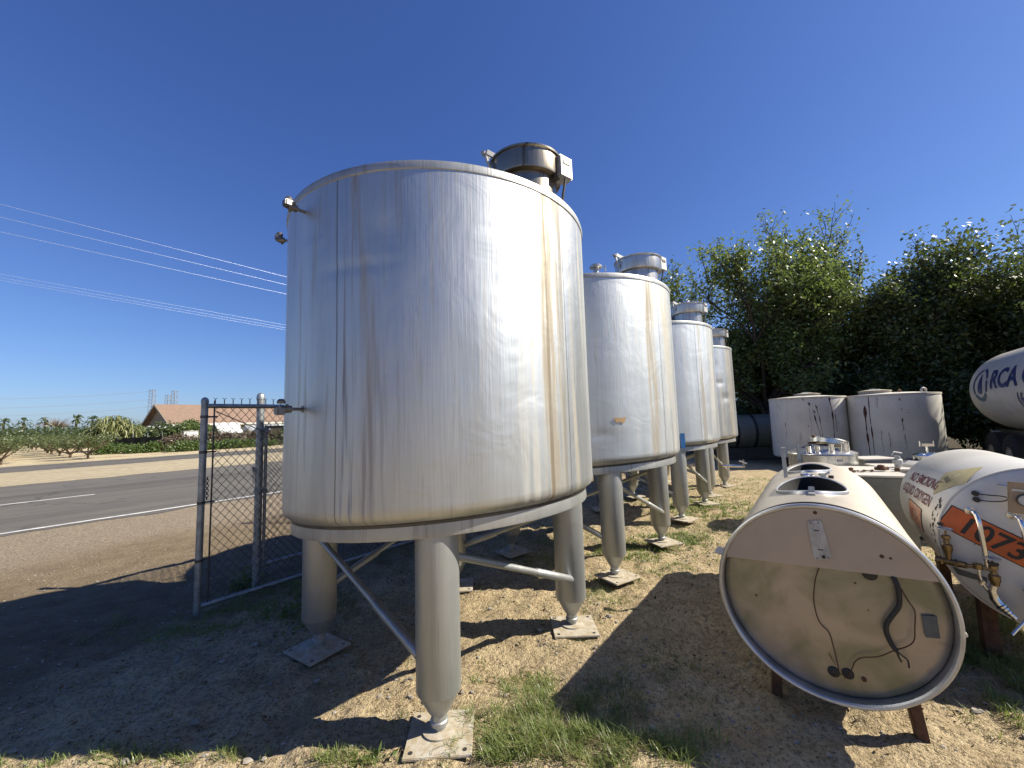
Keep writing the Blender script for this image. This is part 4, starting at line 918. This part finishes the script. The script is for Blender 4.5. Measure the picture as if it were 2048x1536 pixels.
# ---------------------------------------------------------------- left distance
# orchard
def small_tree(seed, h=1.6, rad=1.45, nl=300):
    rng = random.Random(seed); tb = MB(); lb = MB()
    tb.tube([(0, 0, -.05), (.02, 0, .28)], [.07, .055], 7)
    for i in range(6):
        a = 2*pi*i/6+rng.uniform(-.4, .4); p = Vector((0, 0, .26)); q = Vector((cos(a)*rad*.45, sin(a)*rad*.45, .26+h*.32)); e = Vector((cos(a)*rad*.8, sin(a)*rad*.8, h*.8))
        tb.tube([p, q, e], [.045, .032, .012], 5)
        for k in range(3):
            f_ = q+Vector((rng.gauss(0, .3), rng.gauss(0, .3), h*.3)); tb.tube([q, f_], [.02, .008], 4)
        for k in range(nl//4):
            w = rng.uniform(.4, 1.); c_ = p.lerp(e, w)+Vector((rng.gauss(0, .25), rng.gauss(0, .25), rng.uniform(0, .3))); leaf_cloud(lb, c_, 4, .08, .13, rng)
    return tb, lb
protos = []
def copy_thing(src, loc, rz, label, group=None, sc=None):
    o = src.copy(); C.objects.link(o); o.location = loc; o.rotation_euler = (0, 0, rz); o['label'] = label
    if group: o['group'] = group
    if sc: o.scale = sc
    for ch in src.children:
        c = ch.copy(); C.objects.link(c); c.parent = o; c.matrix_parent_inverse = ch.matrix_parent_inverse
    return o
OG = 'young orchard trees in rows beyond the far road'
lab_o = 'young orchard tree deep in the rows beyond the far road'
for i in range(3):
    tb, lb = small_tree(100+i); t = empty('orchard_tree', rd(36.9, (.9, 4.3, -2.5)[i]), ('forked orchard tree nearest the far road, leaning right with bare limbs', 'first orchard tree left of the black fence, at the end of the front row', 'orchard tree at the far left edge of the front row')[i], 'tree', OG)
    tb.build('trunk', M['orchard_bark'], t); lb.build('crown', M['leaf_or'], t, smooth=False); protos.append(t)
rng = random.Random(5)
for i in range(1, 13):
    for j in range(-1, 6):
        n_ = 37+4.2*i; t_ = -2.5+3.1*j+.04*i
        if t_ > 4.6+i*.2: continue
        copy_thing(protos[rng.randrange(3)], rd(n_+rng.uniform(-.3, .3), t_+rng.uniform(-.3, .3)), rng.uniform(0, 6), lab_o, OG, (rng.uniform(1.0, 1.3), rng.uniform(1.0, 1.3), rng.uniform(.85, 1.0)))
# far wood (one mass)
rng = random.Random(9); b = MB()
for i in range(4200):
    n_ = rng.uniform(92, 112); t_ = rng.uniform(-20, 110); hh_ = 2.5+1.2*noise.noise(Vector((t_*.11, n_*.1, 0)))+.7*noise.noise(Vector((t_*.5, n_*.5, 5)))
    p = rd(n_, t_, rng.uniform(.1, 1)**.6*hh_); leaf_cloud(b, p, 14, .55, .42, rng)
tag(b.build('distant_wood', M['leaf_far'], smooth=False), 'low dark green wood in the far distance beyond the orchard', 'wood', kind='stuff')
def palm(loc, h, label, seed):
    rng = random.Random(seed); t = empty('palm_tree', loc, label, 'palm tree', 'palm trees above the far wood')
    MB().tube([(0, 0, 0), (0, 0, h)], [.25, .18], 8).build('trunk', M['bark'], t); b = MB()
    for i in range(34):
        a = rng.uniform(0, 2*pi); el = rng.uniform(-.9, 1.3); d = Vector((cos(a)*cos(el), sin(a)*cos(el), sin(el))); e = Vector((0, 0, h))+d*1.1; e2 = e+Vector((d.x*.6, d.y*.6, -.5)); w = d.cross(up).normalized()*.16
        o = len(b.v); b.v += [(0, 0, h), tuple(e-w), tuple(e2), tuple(e+w)]; b.f.append((o, o+1, o+2, o+3))
    b.build('crown', M['leaf_far'], t, smooth=False)
for i, (px, h_, lb_) in enumerate(((-1.268, 4.6, 'leftmost palm above the far wood'), (-1.218, 4.5, 'second palm from the left above the far wood'), (-1.165, 4.5, 'middle palm beside the bare brown treetop'), (-1.087, 4.9, 'palm standing alone left of the reeds'), (-1.047, 4.5, 'palm half hidden by the pale reed clump'))):
    y = 88; palm((px*y, y, 0), h_, lb_, 60+i)
b = MB(); t = empty('bare_tree', (-1.135*84, 84, 0), 'bare brownish treetop among the far palms', 'tree')
rng = random.Random(3); tb = MB().tube([(0, 0, 0), (0, 0, 3)], .2, 6)
for i in range(200): a = rng.uniform(0, 2*pi); el = rng.uniform(.1, 1.4); L = rng.uniform(1.2, 2.4); tb.tube([(0, 0, 3), (cos(a)*cos(el)*L*1.4, sin(a)*cos(el)*L*1.4, 3+sin(el)*L)], [.03, .015], 3)
tb.build('branches', M['brush'], t)
# reeds
def reed(loc, label, seed, n=420, h=3.0, w=3.6):
    rng = random.Random(seed); t = empty('giant_reed_clump', loc, label, 'reed clump'); b = MB()
    for i in range(n):
        p = AX*rng.uniform(-w, w)+UX*rng.uniform(-1.2, 1.2); env = 1-(abs(p.dot(AX))/w)**2.5*.5; k = rng.uniform(.35, 1)*h*env; base = p.copy(); base.z = k*.55
        a = rng.uniform(0, 2*pi); d = Vector((cos(a), sin(a), 0)); w_ = d.cross(up)*.055; q1 = base+d*.25+up*k*.45; q2 = q1+d*.45-up*.15; q3 = q2+d*.3-up*.55
        o = len(b.v); b.v += [tuple(base-w_), tuple(base+w_), tuple(q1+w_), tuple(q1-w_), tuple(q2+w_), tuple(q2-w_), tuple(q3)]; b.f += [(o, o+1, o+2, o+3), (o+3, o+2, o+4, o+5), (o+5, o+4, o+6)]
    b.build('leaves', M['reed'], t, smooth=False); s_ = MB()
    for i in range(40): p = AX*rng.uniform(-w*.7, w*.7)+UX*rng.uniform(-.6, .6); s_.tube([p, p+up*1.8], .03, 4)
    s_.build('stems', M['brush'], t)
reed(rd(50.5, 7.35), 'clump of pale drooping giant reeds left of the house', 4, n=460, h=3.2, w=1.6)
# bushes
def bush(loc, size, label, seed, mat, n=260, leaf=.2, cat='bush', group=None):
    rng = random.Random(seed); t = empty('bush', loc, label, cat, group); b = MB(); tb = MB()
    for i in range(n):
        a = rng.uniform(0, 2*pi); q = sqrt(rng.random()); zz = rng.random()**.7
        p = AX*(cos(a)*q*size[0])+UX*(sin(a)*q*size[1])+up*(zz*size[2]*sqrt(max(.05, 1-.7*q*q))); leaf_cloud(b, p, 9, .12, leaf, rng)
    for i in range(9): a = rng.uniform(0, 2*pi); tb.tube([(0, 0, 0), tuple(AX*(cos(a)*size[0]*.6)+UX*(sin(a)*size[1]*.6)+up*size[2]*.7)], [.04, .015], 4)
    b.build('foliage', mat, t, smooth=False); tb.build('stems', M['brush'], t); return t
BG = 'bushes along the verge in front of the house'
bush(rd(43.2, 6.4), (1.3, .8, .75), 'low green weed clump at the left end of the black fence', 1, M['weed'], 220, .18, group=BG)
bush(rd(41.8, 7.6), (.7, .8, .6), 'low green weed clump in the middle of the black fence', 2, M['weed'], 160, .18, group=BG)
bush(rd(41.2, 8.5), (.7, .7, .75), 'small round green weed clump right of the middle one', 3, M['weed'], 130, .18, group=BG)
bush(rd(41.2, 10.0), (1.5, .9, 1.35), 'dry brown bush beside the black fence', 4, M['brush'], 500, .14, group=BG)
bush(rd(39.3, 10.2), (1.5, .7, .75), 'yellow-green weeds in front of the dry brown bush', 5, M['weed'], 260, .18, group=BG)
bush(rd(40.6, 12.6), (1.9, 1.0, 1.45), 'brown and grey bush seen through the left of the gate mesh', 6, M['brush'], 620, .15, group=BG)
bush(rd(40.9, 15.8), (2.0, 1.0, 1.5), 'tangled dry bush seen through the right of the gate mesh', 7, M['brush'], 620, .15, group=BG)
bush(rd(39.0, 13.4), (3.0, .7, .7), 'green weeds along the road edge behind the gate mesh', 8, M['weed'], 380, .18, group=BG)
bush(rd(40.5, 18.6), (2.2, 1.2, 1.6), 'dark green bush between the gate mesh and the nearest tank', 9, M['leaf2'], 500, .2, group=BG)
bush(rd(46.5, 10.1), (1.3, 1., 2.5), 'dark green vine mound against the house, left one', 10, M['leaf2'], 420, .22, group=BG)
bush(rd(45.5, 11.7), (1.4, 1.2, 2.55), 'large dark green vine mound against the house, beside the gate post', 11, M['leaf'], 560, .22, group=BG)
bush(rd(52, 9.3), (1.3, 1.2, 2.2), 'green shrub between the reeds and the house gable', 12, M['leaf_or'], 400, .2, group=BG)
bush(rd(45.5, 13.3), (1.1, .9, 1.95), 'sunlit green shrub below the house eave behind the gate', 13, M['weed'], 300, .2, group=BG)
# black cloth fence
t = empty('cloth_fence', rd(46.3, 6.1), 'black cloth covered fence left of the house', 'fence')
d0 = rd(45.2, 10.6)-rd(46.3, 6.1); L_ = d0.length; d0.normalize()
b = MB(); n = 24; w = d0.cross(up)
for i in range(n+1):
    p = d0*(L_*i/n)+w*.06*sin(i*1.7); hh_ = (.75+.4*min(1, i/3)) + .04*sin(i*2.1)
    b.v += [tuple(p), tuple(p+up*hh_), tuple(p+w*.03), tuple(p+w*.03+up*hh_)]
b.f = [(4*i, 4*i+4, 4*i+5, 4*i+1) for i in range(n)]+[(4*i+2, 4*i+3, 4*i+7, 4*i+6) for i in range(n)]+[(4*i+1, 4*i+5, 4*i+7, 4*i+3) for i in range(n)]
b.build('cloth', M['shade_cloth'], t)
for k in range(6): MB().tube([d0*(L_*k/5)-w*.1, d0*(L_*k/5)-w*.1+up*1.5], .03, 6).build('post', M['galv'], t)
# house
t = empty('house', rd(57, 12.2), 'beige house with a tan shingle gable roof across the road', 'house')
def hl(n_, t_, z): return rd(n_, t_, z)-rd(57, 12.2)
n0, n1, nr_, t0, t1 = 57., 69., 63., 12.6, 40.; ze, zr_ = 2.35, 4.85
b = MB().add([hl(n0+.7, t0+.6, 0), hl(n0+.7, t1, 0), hl(n1-.7, t1, 0), hl(n1-.7, t0+.6, 0), hl(n0+.7, t0+.6, ze+.2), hl(n0+.7, t1, ze+.2), hl(n1-.7, t1, ze+.2), hl(n1-.7, t0+.6, ze+.2), hl(nr_, t0+.6, zr_-.15), hl(nr_, t1, zr_-.15)],
         [(0, 1, 5, 4), (1, 2, 6, 9, 5), (2, 3, 7, 6), (3, 0, 4, 8, 7)])
b.build('wall', M['wallb'], t, smooth=False)
def slab(a, b_, c_, d_, th, name, mat, parent):
    k = MB(); dn = Vector((0, 0, -th)); q = [Vector(x) for x in (a, b_, c_, d_)]; k.add(q+[x+dn for x in q], [(0, 1, 2, 3), (7, 6, 5, 4), (0, 4, 5, 1), (1, 5, 6, 2), (2, 6, 7, 3), (3, 7, 4, 0)]); return k.build(name, mat, parent, smooth=False)
rf = slab(hl(n0-.3, t0, ze), hl(n0-.3, t1+.5, ze), hl(nr_, t1+.5, zr_), hl(nr_, t0, zr_), .16, 'roof', M['roof'], t)
slab(hl(nr_, t0, zr_-.002), hl(nr_, t1+.5, zr_-.002), hl(n1+.3, t1+.5, ze), hl(n1+.3, t0, ze), .16, 'rear_roof', M['roof'], t)
slab(hl(n0-.33, t0-.02, ze+.0), hl(n0-.33, t1+.5, ze+.0), hl(n0-.30, t1+.5, ze+.01), hl(n0-.30, t0-.02, ze+.01), .2, 'eave_fascia', M['trimw'], t)
for s_, a_ in ((1, n0-.3), (-1, n1+.3)): slab(hl(a_, t0-.06, ze+.03), hl(a_, t0-.01, ze+.03), hl(nr_, t0-.01, zr_+.03), hl(nr_, t0-.06, zr_+.03), .26, 'barge_board', M['trimw'] if s_ < 0 else M['wallb'], rf)
MB().box(hl(n0+.68, 22, 1.2), (2.2, .06, 1.1), zrot(atan2(.8, .6))).build('window', M['glass'], t); MB().box(hl(n0+.68, 18.5, 1.0), (1.0, .06, 2.0), zrot(atan2(.8, .6))).build('door', M['trimw'], t)
slab(hl(52.5, 10.8, 1.95), hl(52.5, 13.4, 1.95), hl(56.65, 13.4, 2.2), hl(56.65, 10.8, 2.2), .06, 'porch_roof', M['canvas'], t)
# tents / canopies
def canopy(o, L, W, z0, z1, label, mat):
    t = empty('canopy_tent', o, label, 'tent'); b = MB()
    a = AX*L; c_ = UX*-W
    pts = [Vector((0, 0, z0)), a+up*z0, a+c_+up*z0, c_+up*z0, c_/2+up*z1, a+c_/2+up*z1]
    b.add(pts, [(0, 1, 5, 4), (2, 3, 4, 5), (0, 4, 3), (1, 2, 5)]); b.build('cover', mat, t, smooth=False)
    for q in (Vector((0, 0, 0)), a, a+c_, c_): MB().tube([q, q+up*z0], .04, 6).build('pole', M['trimw'], t)
    MB().add([c_*.98, a+c_*.98, a+c_*.98+up*z0, c_*.98+up*z0], [(0, 1, 2, 3)]).build('rear_curtain', mat, t, smooth=False)
canopy(rd(44.5, 13.6), 2.0, 2.6, 1.25, 2.25, 'white peaked canopy tent behind the gate mesh', M['canvas'])
canopy(rd(43.8, 15.9), 1.9, 2.4, 1.4, 1.95, 'grey canopy tent right of the white one', M['greycanvas'])
t = empty('white_crate', rd(42.6, 10.9), 'small white crate under the vine mound beside the gate post', 'crate'); MB().box((0, 0, 1.25), (1.0, .8, .55), zrot(atan2(.8, .6)), .03).box((0, 0, .49), (.95, .7, .95), zrot(atan2(.8, .6))).build('body', M['canvas'], t)
MB().box((0, 0, 1.55), (1.06, .86, .04), zrot(atan2(.8, .6))).build('lid', M['trimw'], t)
# pylons and lines
def pylon(loc, h, w, label):
    t = empty('transmission_tower', loc, label, 'power pylon', 'pylons beyond the house'); b = MB(); rr = .22
    lv = [(0, w*1.7), (h*.45, w), (h, w*.8)]
    for sx in (-1, 1):
        for sy in (-1, 1): b.tube([(sx*q, sy*q, z) for z, q in lv], rr, 4)
    n = 14
    def wid(z): return lerp(w*1.7, w, z/(h*.45)) if z < h*.45 else lerp(w, w*.8, (z-h*.45)/(h*.55))
    for i in range(n):
        z0 = h*i/n; z1 = h*(i+1)/n; a, c_ = wid(z0), wid(z1)
        for (s1, s2) in (((-1, -1), (1, -1)), ((1, -1), (1, 1))):
            b.tube([(s1[0]*a, s1[1]*a, z0), (s2[0]*c_, s2[1]*c_, z1)], rr*.5, 3); b.tube([(s2[0]*a, s2[1]*a, z0), (s1[0]*c_, s1[1]*c_, z1)], rr*.5, 3)
    b.build('lattice', M['pylon'], t, smooth=False); b = MB()
    for z in (h*.97, h*.84, h*.71):
        for s_ in (-1, 1): b.tube([(s_*wid(z), 0, z), (s_*(wid(z)+w*1.2), 0, z+.3)], rr*.8, 4)
    b.build('crossarm', M['pylon'], t, smooth=False)
pylon((-353, 392, 0), 43, 2.0, 'tallest pylon, left of the house ridge'); pylon((-372, 432, 0), 41, 1.9, 'shorter middle pylon above the house ridge'); pylon((-338, 400, 0), 42, 1.9, 'rightmost pylon above the house ridge')
def cable(pts, r, label, group): 
    return tag(MB().tube(pts, r, 6).build('power_line', M['cable'] if r < .1 else M['pylon']), label, 'power line', group)
def sag(a, b_, s, n=24): a = Vector(a); b_ = Vector(b_); return [a.lerp(b_, i/n)-up*(4*s*(i/n)*(1-i/n)) for i in range(n+1)]
PG = 'power lines crossing the sky on the left'
for (n_, z0, z1, lb_) in ((24, 10.35, 10.35, 'top power line of the upper three'), (24, 9.85, 9.9, 'middle power line of the upper three'), (24, 9.28, 9.35, 'bottom power line of the upper three'),
                          (36, 10.7, 10.4, 'top power line of the lower three'), (36, 10.5, 10.15, 'middle power line of the lower three'), (36, 10.35, 9.95, 'bottom power line of the lower three')):
    k = (z1-z0)/18
    cable([rd(n_, t_, z0+k*(t_-(-.5 if n_ == 24 else 0))) for t_ in (-30, 0, 30, 70)], .0055 if n_ == 24 else .006, lb_, PG)
for dz, lb_ in ((41, 'upper faint transmission line running left from the pylons'), (33, 'middle faint transmission line running left from the pylons'), (26, 'lower faint transmission line running left from the pylons')):
    cable(sag((-353, 392, dz), (-560, 300, dz-2), 6), .12, lb_, 'faint transmission lines near the horizon')

# ---------------------------------------------------------------- grass, straw, pebbles
rng = random.Random(21)
def blade(b, x, y, h, w, lean):
    a = rng.uniform(0, 2*pi); d = Vector((cos(a), sin(a), 0)); s_ = Vector((-sin(a), cos(a), 0))*w; z = gh(x, y)-.004; p = Vector((x, y, z))
    m_ = p+d*lean*.35+up*h*.6; e = p+d*lean+up*h
    o = len(b.v); b.v += [tuple(p-s_), tuple(p+s_), tuple(m_+s_*.8), tuple(m_-s_*.8), tuple(e)]; b.f += [(o, o+1, o+2, o+3), (o+3, o+2, o+4)]
gb_, sb = MB(), MB()
def patch(x, y, rx, ry, n, h, lean=.95, b=None, w=.0015, clump=7):
    b = b or gb_
    for _ in range(n//clump):
        a = rng.uniform(0, 2*pi); q = sqrt(rng.random())*(.55+.45*rng.random()); cx = x+cos(a)*q*rx; cy = y+sin(a)*q*ry
        if noise.noise(Vector((cx*6, cy*6, 1))) < -.15: continue
        if b is gb_ and rng.random() < .35: continue
        for _ in range(clump):
            hh = h*rng.uniform(.4, 1.15); blade(b, cx+rng.gauss(0, .022), cy+rng.gauss(0, .022), hh*rng.uniform(.6, 1), w*rng.uniform(.8, 1.6), hh*lean*rng.uniform(.3, 1.4))
patch(.18, 2.26, .42, .30, 6500, .08); patch(.55, 2.12, .45, .22, 4200, .08); patch(.3, 2.25, .6, .35, 2200, .05, lean=2., b=sb); patch(-.1, 2.1, .3, .12, 2200, .07); patch(.05, 2.62, .2, .16, 1300, .05); patch(-.26, 2.72, .09, .12, 500, .045)
patch(-1.45, 2.12, .22, .07, 1500, .06); patch(-1.9, 2.14, .35, .06, 900, .045); patch(-2.4, 2.12, .35, .08, 700, .04); patch(-.85, 2.06, .2, .05, 700, .05)
patch(-.3, 2.3, .06, .12, 220, .06); patch(.9, 2.7, .35, .3, 1300, .035); patch(.55, 2.5, .25, .2, 1000, .045); patch(.7, 3.75, .35, .4, 1400, .04)
patch(1.35, 5.0, .6, .5, 3200, .06, w=.003); patch(2.05, 5.35, .6, .45, 3800, .06, w=.003); patch(3.2, 7.2, 1.1, 1.0, 4200, .08, w=.004); patch(3.0, 6.2, .9, .7, 2600, .06); patch(.95, 4.1, .3, .3, 700, .05); patch(1.6, 4.4, .5, .4, 1200, .045)
patch(2.95, 2.7, .35, .4, 3600, .10, lean=1.2); patch(2.55, 2.25, .3, .22, 1500, .07); patch(3.6, 3.1, .6, .5, 2600, .12); patch(2.3, 3.0, .3, .5, 900, .06)
patch(-2.2, 3.9, .8, .55, 6000, .06); patch(-2.6, 3.5, .5, .4, 2600, .05); patch(-1.6, 3.7, .5, .4, 2000, .05); patch(-2.85, 4.35, .12, .12, 700, .12); patch(-1.2, 4.9, 1.0, .7, 3500, .06); patch(.3, 5.6, 1.0, .6, 2600, .07)
patch(-3.2, 3.5, .7, .35, 1500, .035); patch(4.5, 9.2, 1.2, 1.3, 1800, .09); patch(5.5, 8.0, 1.6, 1.5, 2000, .08); patch(.3, 4.5, .4, .4, 900, .08)
for _ in range(6500):
    x = rng.uniform(-1.2, 6.5); y = rng.uniform(2.05, 10)
    if -.8*x+.6*y > 3.6: continue
    if noise.noise(Vector((x*1.7, y*1.7, 4))) > -.12: patch(x, y, .07, .07, 7, .032 if y < 4 else .05, w=.0015 if y < 4 else .0028)
for _ in range(8000):
    x = rng.uniform(-2.5, 6); y = rng.uniform(2.03, 9)
    if noise.noise(Vector((x*1.3, y*1.3, 9))) > -.25 and -.8*x+.6*y < 3.4: patch(x, y, .07, .07, 8, .022, lean=2.2, b=sb, w=.0012)
b = MB(); rl5 = random.Random(55)
for _ in range(5200):
    x = rl5.uniform(-3.2, 5.5); y = rl5.uniform(2.03, 8)
    if -.8*x+.6*y > 4.5 or noise.noise(Vector((x*1.1, y*1.1, 14))) < -.2: continue
    leaf_cloud(b, Vector((x, y, gh(x, y)+.004)), 1, .003, rl5.uniform(.012, .034), rl5)
tag(b.build('leaf_litter', M['litter'], smooth=False), 'small dead leaves and twigs littering the yard', 'leaf litter', kind='stuff')
for (tx, ty) in ((-.523, 3.144), (.856, 5.007), (2.395, 7.117)):
    for kx in range(4):
        a_ = R(-84.2+90*kx); px_, py_ = tx+.932*cos(a_), ty+.932*sin(a_)
        for q_ in range(16):
            w_ = 2*pi*q_/16; patch(px_+.2*cos(w_), py_+.2*sin(w_), .05, .05, 14, .03, lean=1.6, b=sb, w=.0014)
            if q_ % 3 == 0: patch(px_+.23*cos(w_+.3), py_+.22*sin(w_+.3), .05, .04, 21, .035, w=.0016)
tag(gb_.build('grass', M['grass'], smooth=False), 'green grass tufts growing through the sandy yard', 'grass', kind='stuff')
tag(sb.build('dry_grass', M['straw'], smooth=False), 'dead straw-coloured grass strewn over the sand', 'dry grass', kind='stuff')
# broad-leaved weeds under the fence
b = MB()
for (x, y, k) in ((-2.85, 4.38, 150), (-2.0, 3.6, 70), (-1.75, 3.35, 40), (-.72, 2.08, 12)):
    for _ in range(k): leaf_cloud(b, Vector((x+rng.gauss(0, .08), y+rng.gauss(0, .08), gh(x, y)+rng.uniform(.01, .16 if k > 100 else .05))), 1, .01, .045, rng)
tag(b.build('low_weeds', M['weed'], smooth=False), 'low broad-leaved weeds beside the fence post and tank legs', 'weeds', kind='stuff')
b = MB(); rng2 = random.Random(77)
def pebble(x, y, r):
    z = gh(x, y)+r*.25; vs = []
    a0 = rng2.uniform(0, 6)
    for lv, (rr, zz) in enumerate(((.6, -.5), (1, 0), (.6, .5))):
        for j in range(6): a = a0+2*pi*j/6; k = rng2.uniform(.75, 1.2); vs.append((x+cos(a)*rr*r*k, y+sin(a)*rr*r*k*.8, z+zz*r*.8))
    f = [(l*6+j, l*6+(j+1) % 6, l*6+6+(j+1) % 6, l*6+6+j) for l in range(2) for j in range(6)]+[tuple(range(12, 18)), tuple(range(6))[::-1]]; b.add(vs, f)
for _ in range(5200):
    t_ = rng2.uniform(-3.5, 4.5); n_ = rng2.gauss(4.6, 1.3) if rng2.random() < .5 else rng2.uniform(3, 10.5); p = rd(n_, t_)
    if p.y < 2: continue
    pebble(p.x, p.y, rng2.choice((.004, .005, .006, .008, .012)))
for _ in range(2600):
    x = rng2.uniform(-3, 4); y = rng2.uniform(2.03, 6); pebble(x, y, rng2.choice((.003, .004, .005, .009, .009, .015)) if rng2.random() < .97 else rng2.uniform(.015, .03))
tag(b.build('pebbles', M['gravel']), 'loose pebbles scattered on the roadside dirt', 'gravel', kind='stuff')

# ---------------------------------------------------------------- light, sky, camera
EL = R(39.8); sd = Vector((cos(EL)*.998, -.06*cos(EL), sin(EL))).normalized()
L = bpy.data.lights.new('sun', 'SUN'); L.energy = 4.9; L.angle = R(.53); L.color = (1., .92, .78)
lo = bpy.data.objects.new('sun', L); C.objects.link(lo); lo.rotation_euler = sd.to_track_quat('Z', 'Y').to_euler()
W = bpy.data.worlds.new('World'); S.world = W; W.use_nodes = True; nt = W.node_tree; nt.nodes.clear()
sk = nt.nodes.new('ShaderNodeTexSky'); sk.sky_type = 'NISHITA'; sk.sun_disc = False; sk.sun_elevation = EL; sk.sun_rotation = R(93.4); sk.altitude = 0; sk.air_density = 1.; sk.dust_density = .5; sk.ozone_density = 1.
bg = nt.nodes.new('ShaderNodeBackground'); bg.inputs[1].default_value = .06; wo = nt.nodes.new('ShaderNodeOutputWorld')
sp3 = nt.nodes.new('ShaderNodeSeparateColor'); cb3 = nt.nodes.new('ShaderNodeCombineColor'); nt.links.new(sk.outputs[0], sp3.inputs[0])
for i_, (a_, g_) in enumerate(((.037, 1.012), (.0522, .976), (.1107, .82))):      # deep clear-sky blue of the photograph
    p_ = nt.nodes.new('ShaderNodeMath'); p_.operation = 'POWER'; nt.links.new(sp3.outputs[i_], p_.inputs[0]); p_.inputs[1].default_value = g_
    q_ = nt.nodes.new('ShaderNodeMath'); q_.operation = 'MULTIPLY'; nt.links.new(p_.outputs[0], q_.inputs[0]); q_.inputs[1].default_value = a_/.06/1.32; nt.links.new(q_.outputs[0], cb3.inputs[i_])
nt.links.new(cb3.outputs[0], bg.inputs[0]); nt.links.new(bg.outputs[0], wo.inputs[0])
cam = bpy.data.cameras.new('camera'); cam.sensor_width = 36; cam.lens = 36*802.07/2048; cam.clip_start = .05; cam.clip_end = 6000
co = bpy.data.objects.new('camera', cam); C.objects.link(co)
pt, ro = R(5.2), R(1.77)
fw = Vector((0, cos(pt), sin(pt))); up0 = Vector((0, -sin(pt), cos(pt))); rt0 = Vector((1, 0, 0))
rt = rt0*cos(ro)-up0*sin(ro); upv = up0*cos(ro)+rt0*sin(ro)
mm = Matrix((rt, upv, -fw)).transposed().to_4x4(); mm.translation = Vector((0, 0, H)); co.matrix_world = mm
S.camera = co
S.view_settings.view_transform = 'Standard'; S.view_settings.look = 'None'; S.view_settings.gamma = 1; S.view_settings.exposure = 1.08
